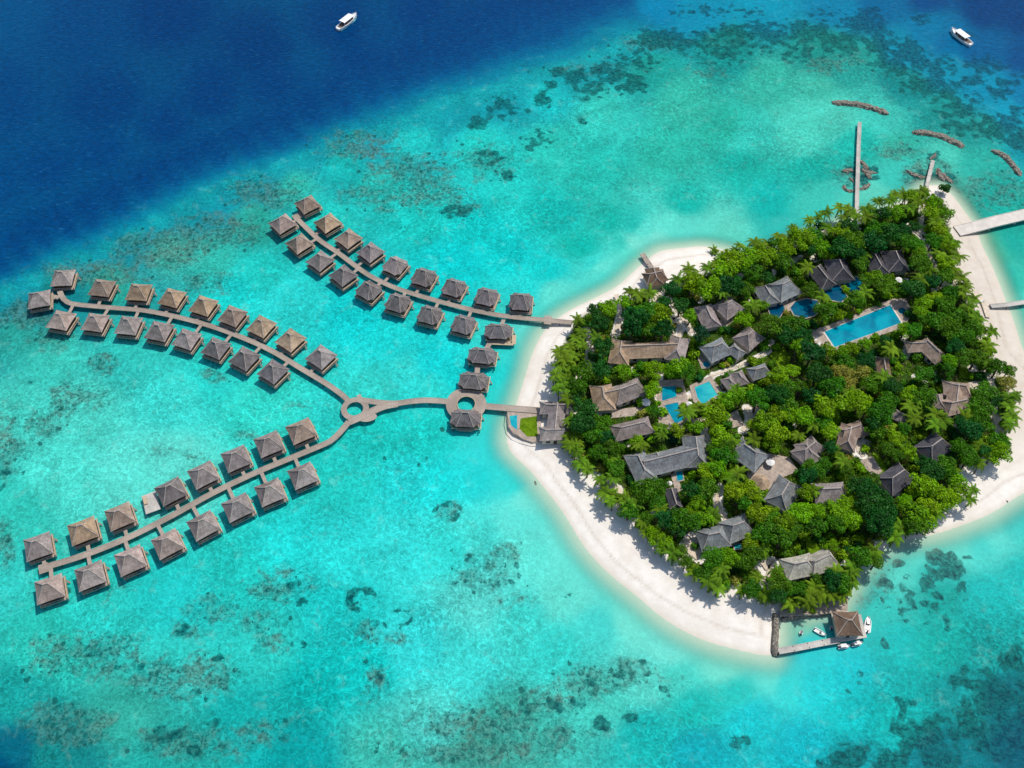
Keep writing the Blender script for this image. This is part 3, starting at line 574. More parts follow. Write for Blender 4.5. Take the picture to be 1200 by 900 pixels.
# ------------------------------------------------------------------ roofs
def roof_part(mb, rb, ridge_half, hw, hip, ze, zr, flare=0.0, lift=0.0, origin=(0, 0), rot=0.0, thick=0.28, rng=random):
    """one hipped thatch roof with hollow slopes: local x along the ridge"""
    cr, sr = math.cos(rot), math.sin(rot)
    T = lambda x, y, z: (origin[0] + x * cr - y * sr, origin[1] + x * sr + y * cr, z)
    ex = ridge_half + hip
    NS, NE = 6, 6
    def ring(s):
        a = ex + (ridge_half - ex) * s; b = hw * (1 - s)
        z = ze + (zr - ze) * (s ** 1.18)
        C = [(-a, -b), (a, -b), (a, b), (-a, b)]
        rows = []
        for k in range(4):
            p, q = C[k], C[(k + 1) % 4]; row = []
            for j in range(NE + 1):
                u = j / NE; x = p[0] + (q[0] - p[0]) * u; y = p[1] + (q[1] - p[1]) * u
                bow = flare * (1 - s) * (4 * u * (1 - u))
                x *= 1 - bow * (abs(q[0] - p[0]) < 1e-6); y *= 1 - bow * (abs(q[1] - p[1]) < 1e-6)
                zz = z + lift * (1 - s) * (1 - 4 * u * (1 - u))
                row.append((x, y, zz))
            rows.append(row)
        return rows
    R = [ring(i / NS) for i in range(NS + 1)]
    wts = [rng.uniform(.80, 1.14) for _ in range(4)]
    for k in range(4):
        for i in range(NS):
            for j in range(NE):
                a, b, c, d = R[i][k][j], R[i][k][j + 1], R[i + 1][k][j + 1], R[i + 1][k][j]
                ul = lambda q: q[0] if k % 2 == 0 else q[1]
                uv = [(ul(a), i / NS * hw), (ul(b), i / NS * hw), (ul(c), (i + 1) / NS * hw), (ul(d), (i + 1) / NS * hw)]
                mb.face([T(*a), T(*b), T(*c), T(*d)], uv, wts[k])
    # eave edge and soffit
    for k in range(4):
        for j in range(NE):
            a, b = R[0][k][j], R[0][k][j + 1]
            a2, b2 = (a[0] * .97, a[1] * .97, a[2] - thick), (b[0] * .97, b[1] * .97, b[2] - thick)
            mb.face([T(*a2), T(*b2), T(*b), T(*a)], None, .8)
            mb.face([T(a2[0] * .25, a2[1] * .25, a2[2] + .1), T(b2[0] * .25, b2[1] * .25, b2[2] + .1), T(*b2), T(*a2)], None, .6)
    # hip and ridge caps
    wd = 0.15
    for k in range(4):
        pts = [R[i][k][0] for i in range(NS + 1)]
        rb.tube([T(p[0], p[1], p[2] + .05) for p in pts], [wd * .25] + [wd * .8] * (NS - 1) + [wd * 1.0], 5)
    rb.tube([T(-ridge_half - .1, 0, zr + .08), T(ridge_half + .1, 0, zr + .08)], [wd * 1.5] * 2, 6)
    return ex

def poly_roof(mb, rb, ridge_half, hx, hy, ze, zr, cut=.42, thick=.28, rng=random, origin=(0, 0)):
    """many-sided thatch roof: an eight-cornered eave rising to a short ridge"""
    ox, oy = origin
    E = [(-hx, -hy * (1 - cut)), (-hx * (1 - cut), -hy), (hx * (1 - cut), -hy), (hx, -hy * (1 - cut)), (hx, hy * (1 - cut)), (hx * (1 - cut), hy), (-hx * (1 - cut), hy), (-hx, hy * (1 - cut))]
    NS, n = 6, 8
    def pt(k, sv, u=0.0):
        a, b = E[k % n], E[(k + 1) % n]; x, y = a[0] + (b[0] - a[0]) * u, a[1] + (b[1] - a[1]) * u
        bow = 1 - .07 * (4 * u * (1 - u)) * (1 - sv)
        x, y = x * bow, y * bow
        tx = max(-ridge_half, min(ridge_half, x)); z = ze + (zr - ze) * sv ** 1.2
        return (ox + x + (tx - x) * sv, oy + y * (1 - sv), z)
    for k in range(n):
        wt = rng.uniform(.82, 1.14)
        for i in range(NS):
            for j in range(3):
                q = [pt(k, i / NS, j / 3), pt(k, i / NS, (j + 1) / 3), pt(k, (i + 1) / NS, (j + 1) / 3), pt(k, (i + 1) / NS, j / 3)]
                L_ = math.hypot(E[(k + 1) % n][0] - E[k][0], E[(k + 1) % n][1] - E[k][1])
                mb.face(q, [(L_ * j / 3 + k, i / NS * hy), (L_ * (j + 1) / 3 + k, i / NS * hy), (L_ * (j + 1) / 3 + k, (i + 1) / NS * hy), (L_ * j / 3 + k, (i + 1) / NS * hy)], wt)
        for j in range(3):
            a, b = pt(k, 0, j / 3), pt(k, 0, (j + 1) / 3); f = lambda q, m, dz: (ox + (q[0] - ox) * m, oy + (q[1] - oy) * m, q[2] + dz)
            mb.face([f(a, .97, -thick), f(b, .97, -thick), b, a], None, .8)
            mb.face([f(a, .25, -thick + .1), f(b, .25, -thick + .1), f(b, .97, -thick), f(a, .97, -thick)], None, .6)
        rb.tube([(p_[0], p_[1], p_[2] + .05) for p_ in (pt(k, i / NS) for i in range(NS + 1))], [.04] + [.11] * NS, 5)
    rb.tube([(ox - ridge_half - .1, oy, zr + .08), (ox + ridge_half + .1, oy, zr + .08)], [.2, .2], 6)

# ------------------------------------------------------------------ jetties
ZD = 2.1
def walkway_parts(root, pts, hw, z, mat=DECK, stilts=True, step=6.0, thick=0.22, rail=False):
    """pts are world points relative to root"""
    sp_ = spline([Vector((p[0], p[1], 0)) for p in pts], 1.2)
    L, R = ribbon_poly(sp_, hw); mb = MB(); eb = MB(); s = 0.0
    for i in range(len(sp_) - 1):
        d = (sp_[i + 1] - sp_[i]).length
        mb.face([(*R[i], z), (*R[i + 1], z), (*L[i + 1], z), (*L[i], z)], [(0, s), (0, s + d), (hw * 2, s + d), (hw * 2, s)])
        mb.face([(*L[i], z - thick), (*L[i + 1], z - thick), (*R[i + 1], z - thick), (*R[i], z - thick)])
        s += d
    link('deck', mb.mesh('deck', mat), root)
    for Ed in (L, R):
        eb = MB(); 
        eb_pts = [Vector((p.x, p.y, z - .06)) for p in Ed[::2]]
        if (Ed[-1] - Ed[-2 if len(Ed) % 2 == 0 else -1]).length > 0 or len(Ed) % 2 == 0: eb_pts.append(Vector((Ed[-1].x, Ed[-1].y, z - .06)))
        eb.tube(eb_pts, [0.17] * len(eb_pts), 4); link('edge_beam', eb.mesh('edge_beam', mat), root)
    if stilts:
        acc, last = 0.0, -99.0
        k = 0
        for i in range(len(sp_)):
            if i: acc += (sp_[i] - sp_[i - 1]).length
            if acc - last >= step:
                last = acc
                for Ed in (L, R):
                    q = sp_[i].to_2d() + (Ed[i] - sp_[i].to_2d()) * .8
                    link('stilt', STILTM, root, (q.x, q.y, 0))
    return sp_
mbs = MB(); mbs.tube([(0, 0, -2.4), (0, 0, ZD - .1)], [.16, .15], 6); STILTM = mbs.mesh('stilt', STILT)

def jetty(name, label, pts_px, hw, z=ZD, mat=DECK, step=6.0, stilts=True, cat='jetty'):
    pw = [G(x, y, z) for x, y in pts_px]; o = pw[0]
    rt = thing(name, label, cat, (o.x, o.y, 0))
    sp_ = walkway_parts(rt, [p - o for p in pw], hw, z, mat, stilts, step)
    return rt, [q + Vector((o.x, o.y, 0)) for q in sp_]
JA, JA_pts = jetty('jetty', 'long curved plank walkway between the villas of the upper seaward arm', [(408,469.5),(404,465),(392,456),(380,448),(350,430),(320,412),(290,398),(250,383),(210,372),(170,364),(130,360.5),(92,357),(79,354),(72,346.5),(70,341)], 1.0)
JC, JC_pts = jetty('jetty', 'straight plank walkway climbing between the villas of the lowest arm', [(409,494),(398,507),(387,517),(375,522.5),(345,535),(300,553.7),(250,577.5),(200,605),(150,630),(100,650),(60,662.5),(48,666.5)], 1.08)
JB, JB_pts = jetty('jetty', 'topmost curved plank walkway running from the sea villas down to the beach', [(344,252),(358,266),(374,281),(390,292),(400,299),(430,321),(460,336),(490,346),(525,356),(562,365),(597,371),(634,374.5),(671,378)], 1.02)
JM, JM_pts = jetty('jetty', 'main plank walkway joining the two ring platforms', [(464,473),(480,470.5),(498,469),(512,469.5),(524,470.5)], 1.15)
JI, JI_pts = jetty('jetty', 'plank walkway from the ring platform to the arrival hall', [(569,476),(593,478),(619,480),(634,481)], 1.3)
# end platform of the lowest arm, wider landing on the topmost walkway
for rt, (x, y), sx, sy, r in ((JC, (51, 666), 3.2, 3.6, .4), (JB, (642, 375), 3.0, 4.4, -.1), (JA, (64, 347.5), 4.2, 1.7, -.25), (JB, (349, 254), 4.0, 2.0, .35)):
    p = G(x, y, ZD) - rt.location; mb = MB(); mb.box((p.x, p.y, ZD - .07), (sx, sy, .2), r); link('landing', mb.mesh('landing', DECK), rt)

def annulus(mb, r0, r1, z, thick=.25, n=40, a0=0, a1=2 * pi):
    for k in range(n):
        a, b = a0 + (a1 - a0) * k / n, a0 + (a1 - a0) * (k + 1) / n
        P = lambda r, an, zz: (r * math.cos(an), r * math.sin(an), zz)
        u0, u1 = r1 * a, r1 * b
        mb.face([P(r0, a, z), P(r1, a, z), P(r1, b, z), P(r0, b, z)], [(0, u0), (r1 - r0, u0), (r1 - r0, u1), (0, u1)])
        mb.face([P(r1, a, z - thick), P(r1, b, z - thick), P(r1, b, z), P(r1, a, z)])
        mb.face([P(r0, b, z - thick), P(r0, a, z - thick), P(r0, a, z), P(r0, b, z)])
        mb.face([P(r0, b, z - thick), P(r1, b, z - thick), P(r1, a, z - thick), P(r0, a, z - thick)])
# fork ring
c = G(416, 479, ZD); rt = thing('ring_platform', 'teardrop plank ring where the two western walkways fork', 'platform', (c.x, c.y, 0))
mb = MB(); annulus(mb, 3.1, 5.3, ZD + .012); link('deck', mb.mesh('deck', DECK), rt)
for pts, hw in (([(418,468),(432,470),(448,472),(466,473)], 1.1), ([(409,494.5),(424,488),(438,481),(452,475.5),(466,473)], 1.45)):
    walkway_parts(rt, [G(x, y, ZD) - c for x, y in pts], hw, ZD + .024 if hw > 1.2 else ZD + .018, DECK, False)
p = G(431, 489, ZD) - c; mb = MB(); mb.prism([(p.x + 3.4 * math.cos(a * pi / 12) , p.y + 2.0 * math.sin(a * pi / 12) + .45 * math.cos(a * pi / 12)) for a in range(24)], ZD - .2, ZD + .006); link('lookout', mb.mesh('lookout', DECK), rt)
p = G(421, 464.5, ZD) - c; mb = MB(); mb.box((p.x, p.y, ZD - .1), (1.6, 1.8, .2), .5); link('landing', mb.mesh('landing', DECK), rt)
for k in range(10):
    a = k * 2 * pi / 10; link('stilt', STILTM, rt, (4.2 * math.cos(a), 4.2 * math.sin(a), 0))
# pavilion ring
RC = G(546.3, 473.5, ZD); rt = thing('ring_platform', 'round plank platform around a circular water opening beside the pavilions', 'platform', (RC.x, RC.y, 0))
mb = MB(); annulus(mb, 3.5, 7.7, ZD + .012, n=48); link('deck', mb.mesh('deck', DECK), rt)
mb = MB(); mb.tube([(3.5 * math.cos(a * pi / 20), 3.5 * math.sin(a * pi / 20), ZD + .12) for a in range(41)], [.18] * 41, 5, False); link('kerb', mb.mesh('kerb', PALEWOOD), rt)
for k in range(14):
    a = k * 2 * pi / 14; link('stilt', STILTM, rt, (6.6 * math.cos(a), 6.6 * math.sin(a), 0))

# ------------------------------------------------------------------ overwater villas
def nearest(pts, q):
    best = min(range(len(pts)), key=lambda i: (pts[i].to_2d() - q.to_2d()).length)
    d = pts[min(best + 3, len(pts) - 1)] - pts[max(best - 3, 0)]
    return pts[best], math.atan2(d.y, d.x)
VM = {}
def villa_meshes(seed, size, flare, lift):
    key = (seed, size, flare)
    if key in VM: return VM[key]
    rng = random.Random(seed); hs = size / 2
    mb, rb = MB(), MB()
    if flare < 0: poly_roof(mb, rb, .9, hs * 1.04, hs * 1.04, 4.5, 8.5, .42 if flare < -.08 else .34, rng=rng)
    else: roof_part(mb, rb, .75, hs, hs - .75, 4.5, 8.4, flare, lift, rng=rng)
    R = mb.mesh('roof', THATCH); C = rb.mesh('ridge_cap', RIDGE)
    m = MB(); m.box((0, .1, 3.4), (size * .82, size * .80, 2.5)); Wl = m.mesh('wall', WALLWOOD)
    m = MB()
    if flare < -.08:
        h_ = size * .56; m.prism([(h_ * math.cos(a * pi / 4 + pi / 8), -.3 + h_ * math.sin(a * pi / 4 + pi / 8)) for a in range(8)], ZD - .2, ZD + .1)
    else: m.box((.3, -.2, ZD - .05), (size * 1.0, size * .98, .3))
    D = m.mesh('deck', DECK)
    rl = MB(); e = size * .5
    x1, x0, y0, y1 = .3 + e - .15, .3 - e + .15, -.2 - e * .97 + .12, -.2 + e * .97 - .12
    for a, b in (((x1, y1), (x1, y0)), ((x1, y0), (x0, y0))):
        n = 6
        for k in range(n + 1):
            x, y = a[0] + (b[0] - a[0]) * k / n, a[1] + (b[1] - a[1]) * k / n
            rl.box((x, y, ZD + .55), (.1, .1, .9))
    rl.box((x1, (y0 + y1) / 2, ZD + 1.02), (.34, y1 - y0, .08)); rl.box(((x0 + x1) / 2, y0, ZD + 1.05), (x1 - x0, .12, .08))
    RL = rl.mesh('railing', PALEWOOD)
    m = MB(); 
    for k in range(5): m.box((x1 + .22 + .13 * k, y1 - 1.6, ZD - .25 - .42 * k), (.22, .8, .08))
    for dy in (-.4, .4): m.tube([(x1 + .15, y1 - 1.6 + dy, ZD - .1), (x1 + .85, y1 - 1.6 + dy, ZD - 2.2)], [.05, .05], 4)
    ST_ = m.mesh('stairs', DECK)
    m = MB(); m.box((0, 0, 0), (1.6, .1, 2.0)); DO = m.mesh('door', DARKWOOD)
    m = MB(); m.box((0, 0, 0), (1.9, .08, 1.6)); WI = m.mesh('window', GLASS)
    m = MB(); m.box((0, 0, 0), (.08, 2.2, 1.7)); WS = m.mesh('window', GLASS)
    VM[key] = (R, C, Wl, D, RL, ST_, DO, WI, WS); return VM[key]
ROOFCOL = {'tan': lin(184, 158, 130, .84), 'brown': lin(172, 150, 134, .84), 'pink': lin(180, 160, 150, .84), 'grey': lin(160, 148, 143, .84), 'dark': lin(136, 128, 127, .82), 'slate': lin(146, 150, 150, .8), 'pale': lin(198, 194, 180, .8), 'choc': lin(136, 112, 94, .8), 'char': lin(94, 92, 98, .8)}
def jit(c, k=.07): 
    f = 1 + random.uniform(-k, k); return (c[0] * f * (1 + random.uniform(-.02, .02)), c[1] * f, c[2] * f * (1 + random.uniform(-.03, .03)), 1)
def villa(px, py, path, col, label, group, size=9.2, flare=.04, lift=.0, rot=None, name='overwater_villa', bridge=True, cat='villa'):
    q = G(px, py, 5.3); near, ang = nearest(path, q)
    a = ang if rot is None else rot
    a = (a + pi / 4) % (pi / 2) - pi / 4 if rot is None else a       # keep the terrace on the camera's side
    R, C, Wl, D, RL, ST_, DO, WI, WS = villa_meshes(random.randrange(5), size, flare, lift)
    rt = thing(name, label, cat, (q.x, q.y, 0), a, group)
    ro = link('roof', R, rt, color=jit(ROOFCOL[col])); link('ridge_cap', C, ro)
    wl = link('wall', Wl, rt); hw, hd = size * .41, size * .40 + .1
    link('door', DO, wl, (-.8, .2 - hd - .03, 3.2)); link('window', WI, wl, (1.6, .2 - hd - .03, 3.4)); link('window', WI, wl, (-2.6 if size > 8 else -2.3, .2 - hd - .03, 3.4))
    link('window', WS, wl, (hw + .03, 1.4, 3.4)); link('window', WS, wl, (hw + .03, -1.3, 3.4))
    dk = link('deck', D, rt); link('railing', RL, dk); link('stairs', ST_, dk)
    e = size * .44
    for x in (-e, 0, e):
        for y in (-e, 0, e):
            if x or y: link('stilt', STILTM, rt, (x + .3, y - .2, 0))
    if bridge:
        inv = Matrix.Rotation(-a, 3, 'Z'); v = inv @ (near - q); v.z = 0
        d = v.normalized(); L = v.length
        side = size * .5
        st = d * min(side, L - 1.5) if abs(d.x) < .8 and abs(d.y) < 2 else d * side
        en = d * max(L - .9, side + .3)
        m = MB(); ln = (en - st).length
        m.box(((st.x + en.x) / 2, (st.y + en.y) / 2, ZD - .06), (ln + .6, 1.3, .2), math.atan2(d.y, d.x)); link('footbridge', m.mesh('footbridge', DECK), rt)
    return rt
ORD = ['', 'second ', 'third ', 'fourth ', 'fifth ', 'sixth ', 'seventh ', 'eighth ', 'ninth ']
ORD1 = ['first', 'second', 'third', 'fourth', 'fifth', 'sixth', 'seventh', 'eighth', 'ninth']
A_up = [(73,324,'grey'),(119,336,'brown'),(162,341,'tan'),(201,347.5,'tan'),(238,357,'tan'),(272,369,'brown'),(306,381,'tan'),(340,397,'tan'),(376,417,'grey')]
A_lo = [(45,349,'grey'),(71,374,'pink'),(111,376.5,'pink'),(150,380,'grey'),(186,387,'grey'),(218,396,'grey'),(252.5,406.5,'dark'),(286,419,'dark'),(319.5,434,'dark')]
B_up = [(360,238,'brown'),(384,260,'tan'),(408,278,'brown'),(434,294,'grey'),(463,309.5,'grey'),(496.5,323.5,'dark'),(532,335.5,'dark'),(570,346,'dark'),(610.5,352,'dark')]
B_lo = [(331,261,'pink'),(350.5,284,'brown'),(375,304,'grey'),(402,321.5,'dark'),(432,339,'dark'),(466,353.5,'dark'),(503.5,367.5,'dark'),(543,378.5,'dark')]
C_up = [(43.5,639,'grey'),(96.5,621,'tan'),(139.5,603.5,'brown'),(199.5,574.5,'dark'),(237.5,555,'grey'),(276,536,'grey'),(314.5,519,'grey'),(352.5,504,'brown')]
C_lo = [(57,689,'pink'),(105,673.5,'grey'),(152,655.5,'pink'),(195.5,636,'pink'),(237.5,614.5,'grey'),(278,593.5,'grey'),(316,575.5,'grey'),(354.5,556,'grey')]
for arm, path, L, side, gr in (('long curved middle arm', JA_pts, A_up, 'upper', 'villas on the middle arm'), ('long curved middle arm', JA_pts, A_lo, 'lower', 'villas on the middle arm'), ('topmost arm', JB_pts, B_up, 'upper', 'villas on the topmost arm'), ('topmost arm', JB_pts, B_lo, 'lower', 'villas on the topmost arm'), ('lowest arm', JC_pts, C_up, 'upper', 'villas on the lowest arm'), ('lowest arm', JC_pts, C_lo, 'lower', 'villas on the lowest arm')):
    for i, (x, y, c) in enumerate(L):
        adj = {'tan': 'tan', 'brown': 'brown', 'pink': 'pinkish', 'grey': 'grey', 'dark': 'dark grey'}[c]
        fl = (.035 if arm != 'topmost arm' else (.05 if i < 4 else -.07))
        rt_ = {('long curved middle arm', 'upper', 0): .03, ('long curved middle arm', 'lower', 0): .22}.get((arm, side, i))
        vv_ = villa(x, y, path, c, f'{adj} thatched stilt villa, {ORD1[i]} from sea, {side} side of {arm[5:] if arm[:4] == "long" else arm}', gr,
              9.1, round(fl, 3), .0, rot=rt_)
        if arm == 'lowest arm' and side == 'lower':
            dk_ = next(o for o in vv_.children if o.name.startswith('deck')); m_ = MB(); m_.box((.9, -4.15, ZD + .14), (2.4, .8, .16)); link('plunge_pool', m_.mesh('plunge_pool', POOLBLUE), dk_)
        vv_.rotation_euler.z += random.uniform(-.05, .05); k_ = random.uniform(.97, 1.03); vv_.scale = (k_, random.uniform(.98, 1.02), k_)
# pavilions near the beach
gp = 'overwater pavilions between the ring platform and the beach'
pv = villa(584, 386, JB_pts, 'dark', 'dark thatched pavilion with planted terrace beside the topmost walkway', gp, 9.0, -.10, .0, rot=-.05, name='overwater_pavilion', cat='pavilion')
p3 = villa(565, 414.5, JB_pts, 'dark', 'dark thatched pavilion between the terrace pavilion and its lower neighbour', gp, 9.1, -.10, .0, rot=-.12, name='overwater_pavilion', bridge=False, cat='pavilion')
p4 = villa(555, 444, JB_pts, 'dark', 'dark thatched pavilion directly above the round ring platform', gp, 9.3, -.10, .0, rot=-.12, name='overwater_pavilion', bridge=False, cat='pavilion')
p5 = villa(545.5, 488, JB_pts, 'dark', 'dark thatched pavilion on the lower edge of the round ring platform', gp, 9.2, -.10, .0, rot=-.05, name='overwater_pavilion', bridge=False, cat='pavilion')
for q_ in (pv, p3, p4, p5): q_.scale = (1.22, .86, .92)
mb = MB(); mb.box((.8, -4.9, ZD - .04), (8.6, 2.2, .22)); mb2 = mb; link('terrace', mb.mesh('terrace', PALEWOOD), pv)
mb = MB(); mb.box((5.0, -2.6, ZD - .02), (1.8, 5.4, .24)); link('terrace', mb.mesh('terrace', PALEWOOD), pv)
for lab, a, b in (('short plank bridge between the terrace pavilion and the pavilion below', (575, 400), (570, 409)), ('short plank bridge joining the two middle dark pavilions', (560, 426), (559, 438)), ('short plank bridge from the ring platform up to a pavilion', (550, 454), (551, 464))):
    A, B = G(*a, ZD), G(*b, ZD); rt = thing('footbridge', lab, 'bridge', (A.x, A.y, 0), 0, 'short bridges between the pavilions')
    walkway_parts(rt, [(0, 0), (B - A)[:2]], .9, ZD + .03, DECK, False); link('stilt', STILTM, rt, tuple((B - A) / 2 * Vector((1, 1, 0)).x)[:2] + (0,))
# roofless platform
q = G(177, 589, ZD); rt = thing('villa_platform', 'bare roofless plank platform beside a dark villa on the lowest arm', 'platform', (q.x, q.y, 0), .42)
mb = MB(); mb.box((0, 0, ZD - .05), (5.2, 8.0, .25)); link('deck', mb.mesh('deck', DECKGREY), rt)
mb = MB(); mb.box((-1.7, 1.4, ZD + .35), (1.2, 3.2, .55)); link('timber_stack', mb.mesh('timber_stack', PALEWOOD), rt)
for x in (-2.2, 2.2):
    for y in (-3.4, 0, 3.4): link('stilt', STILTM, rt, (x, y, 0))

# ------------------------------------------------------------------ island houses
LAND = []                                          # (px, py, phrase) landmarks for tree labels
def house(label, wings, col, phrase=None, name='villa_house', group='thatched houses on the island', zg=ZG, eave=3.3, cat='house', walls=True, slope=.78, flare=.06, ridges=True):
    """wings: (x1,y1,x2,y2,halfwidth,hip) ridge ends in photo pixels"""
    W = []
    for x1, y1, x2, y2, hw, hip in wings:
        zr = zg + eave + hw * slope
        W.append((G(x1, y1, zr), G(x2, y2, zr), hw, hip, zr))
    c = sum(((a + b) / 2 for a, b, *_ in W), Vector()) / len(W)
    rt = thing(name, label, cat, (c.x, c.y, zg), 0, group)
    for k, (a, b, hw, hip, zr) in enumerate(W):
        m = (a + b) / 2 - c; d = b - a; rot = math.atan2(d.y, d.x); rh = max(d.length / 2, .3)
        mb, rb = MB(), MB(); ze = eave + .012 * k
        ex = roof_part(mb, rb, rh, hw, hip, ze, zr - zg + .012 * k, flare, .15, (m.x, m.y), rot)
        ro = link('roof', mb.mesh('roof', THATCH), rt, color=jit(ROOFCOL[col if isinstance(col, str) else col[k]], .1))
        if ridges: link('ridge_cap', rb.mesh('ridge_cap', RIDGE), ro)
        if walls:
            w = MB(); w.box((m.x, m.y, eave / 2 - .1 + .01 * k), (ex * 1.62, hw * 1.62, eave + .1), rot); wo_ = link('wall', w.mesh('wall', PLASTER), rt)
            cr, sr = math.cos(rot), math.sin(rot)
            sgn = -1 if math.cos(rot) > 0 else 1
            for u in (-.45, .45):
                lx, ly = u * ex, sgn * hw * .81 + sgn * .03
                g = MB(); g.box((m.x + lx * cr - ly * sr, m.y + lx * sr + ly * cr, 1.7), (1.5, .08, 1.4), rot); link('window', g.mesh('window', GLASS), wo_)
            ly = sgn * hw * .81 + sgn * .04
            g = MB(); g.box((m.x - ly * sr, m.y + ly * cr, 1.1), (1.2, .1, 2.1), rot); link('door', g.mesh('door', DARKWOOD), wo_)
        cw = [Vector((sx * ex, sy * hw)) for sx, sy in ((-1, -1), (1, -1), (1, 1), (-1, 1))]
        CLEAR.append([(c.x + m.x + p.x * math.cos(rot) - p.y * math.sin(rot), c.y + m.y + p.x * math.sin(rot) + p.y * math.cos(rot)) for p in cw])
    if phrase:
        LAND.append((sum(w_[0] + w_[2] for w_ in wings) / 2 / len(wings), sum(w_[1] + w_[3] for w_ in wings) / 2 / len(wings), phrase))
    return rt
HOUSES = [
 ('brown grey arrival hall roof at the landward end of the ring walkway', [(640,474,664,474,3.0,2.6),(653.5,472,650.5,503,3.4,2.0),(640,504,661,503,3.2,2.6)], 'grey', 'the arrival hall'),
 ('long tan thatched hall with hipped wings facing the inner garden', [(729,405.5,794,403,4.2,2.0),(728.5,400,726.5,413,4.2,3.6),(797,396,793,411,4.0,3.2)], ('tan', 'tan', 'grey'), 'the long tan hall'),
 ('tan and grey thatched lounge left of the stacked pools', [(706,454,708,466,4.4,3.8),(708,460,727,456,4.2,2.0),(727,456,746,449,4.4,3.4)], ('tan', 'tan', 'grey'), 'the tan and grey lounge'),
 ('low brown thatched roof just below the stacked pools lounge', [(728,501,755,494.5,3.8,3.4)], 'grey', 'the low brown roof'),
 ('largest slate grey thatched hall with long ridge near the west beach', [(755,541,817,525.5,4.8,2.0),(748,534,756,551,4.2,3.6),(815.5,512,818.5,534,4.6,3.2),(770,531,774,540,2.2,1.0)], 'slate', 'the largest slate hall'),
 ('dark narrow gabled shed below the largest slate hall', [(787,572,793,591,2.4,.6)], 'char', 'the dark narrow shed'),
 ('grey olive villa roof near the southwest beach, left of its pair', [(831,626.5,843,624,4.4,3.6)], 'slate', 'the left grey twin villa'),
 ('grey villa roof near the southwest beach, right of its pair', [(859.5,616,872,611.5,4.6,3.4)], 'slate', 'the right grey twin villa'),
 ('light grey villa roof left of the white courtyard', [(873,521,886,530,5.2,3.8)], 'slate', 'the courtyard grey roof'),
 ('grey villa roof directly below the white courtyard', [(916,580,925,565,4.8,3.4)], 'slate', 'the lower courtyard roof'),
 ('dark star shaped roof right of the white courtyard', [(944,527,955,518,3.8,3.4),(945,521,952,531,3.2,3.0)], 'grey', 'the dark star roof'),
 ('brown three lobed roof deep in the central trees', [(990,504,1009,498,3.6,2.6),(998,500,994,517,3.6,2.4)], 'brown', 'the brown lobed roof'),
 ('dark grey roof below the star shaped roof', [(965,573,985,572,4.4,3.0)], 'grey', 'the southern dark roof'),
 ('blue grey hipped roof near the eastern beach', [(1092,523,1104,514,4.8,3.4)], 'char', 'the eastern slate roof'),
 ('dark slate roof with pale terrace near the southeast beach', [(1046,560,1060,550.5,4.6,3.2)], 'char', 'the southeast slate roof'),
 ('brown villa roof right of the lap pool', [(1087,399,1101,412,3.8,2.8),(1070,402,1086,401,3.0,2.4)], 'brown', 'the brown poolside roof'),
 ('brown double roof by the eastern trees', [(1116,450,1132,452,3.6,2.8),(1124,450,1121,472,3.4,2.0),(1116,472,1134,468,3.8,2.8)], 'brown', 'the brown double roof'),
 ('small pinkish hut beside the brown double roof', [(1100,463,1102,471,2.4,2.0)], 'pink', 'the small pinkish hut'),
 ('small brown hut hidden in trees below the lap pool', [(1036,420,1038,433,2.8,2.2)], 'choc', 'the hidden brown hut'),
 ('small dark hut in the eastern trees', [(1053,483,1060,486,2.6,2.0)], 'grey', 'the small dark hut'),
 ('dark roof in the northern trees, left of its pair', [(1025,297,1033,311,3.8,2.8)], 'char', 'the left northern roof'),
 ('dark roof in the northern trees, right of its pair', [(1050,294,1054,304,4.8,3.6)], 'char', 'the right northern roof'),
 ('dark roof above the deep blue pools, left of its pair', [(959,312,970,326,3.8,2.8)], 'char', 'the left dark twin roof'),
 ('dark roof above the deep blue pools, right of its pair', [(984,304,988,314,5.2,3.8)], 'char', 'the right dark twin roof'),
 ('grey villa roof touching the shaded teal pool', [(897,335,903,345,4.0,3.0)], 'slate', 'the left northern grey roof'),
 ('large grey villa roof above the dark oval pool', [(917,333,926,329,5.4,3.8)], 'slate', 'the right northern grey roof'),
 ('grey L shaped roof above the slate courtyard', [(827,358,834,373,4.0,2.6)], 'grey', 'the left inland grey roof'),
 ('grey pyramid roof right of the L shaped one', [(853,355,858,352,4.8,4.0)], 'grey', 'the grey pyramid roof'),
 ('slate roof beside the small round blue tub', [(837,406,846,402,4.6,3.8)], 'slate', 'the slate roof by the tub'),
 ('small slate annexe roof between two slate roofs', [(861,406,866,410,2.8,2.2)], 'slate', None),
 ('grey pyramid roof above the small green lawn', [(877,392,882,388,4.6,3.8)], 'grey', 'the grey roof near the lawn'),
 ('small grey hut roof right of the fan shaped pool', [(855,444,858,448,2.6,2.4)], 'grey', None),
 ('middle small grey hut roof right of the fan shaped pool', [(866,437,869,442,2.9,2.4)], 'grey', 'the small grey huts'),
 ('grey blue hut roof just below the small green lawn', [(886,433,896,430,3.2,2.4)], 'slate', None),
 ('pale villa roof near the harbour, left of its pair', [(931,661,946,658,4.2,3.4)], 'pale', 'the left pale roof'),
 ('pale villa roof near the harbour, right of its pair', [(955,658,973,650,4.0,2.6)], 'pale', 'the right pale roof'),
 ('brown star shaped beach pavilion beside the short north pier', [(762,321,775,318,3.4,2.4),(766,314,770,326,3.2,2.2)], 'choc', 'the star pavilion'),
]
for lab, wings, col, phrase in HOUSES: house(lab, wings, col, phrase)
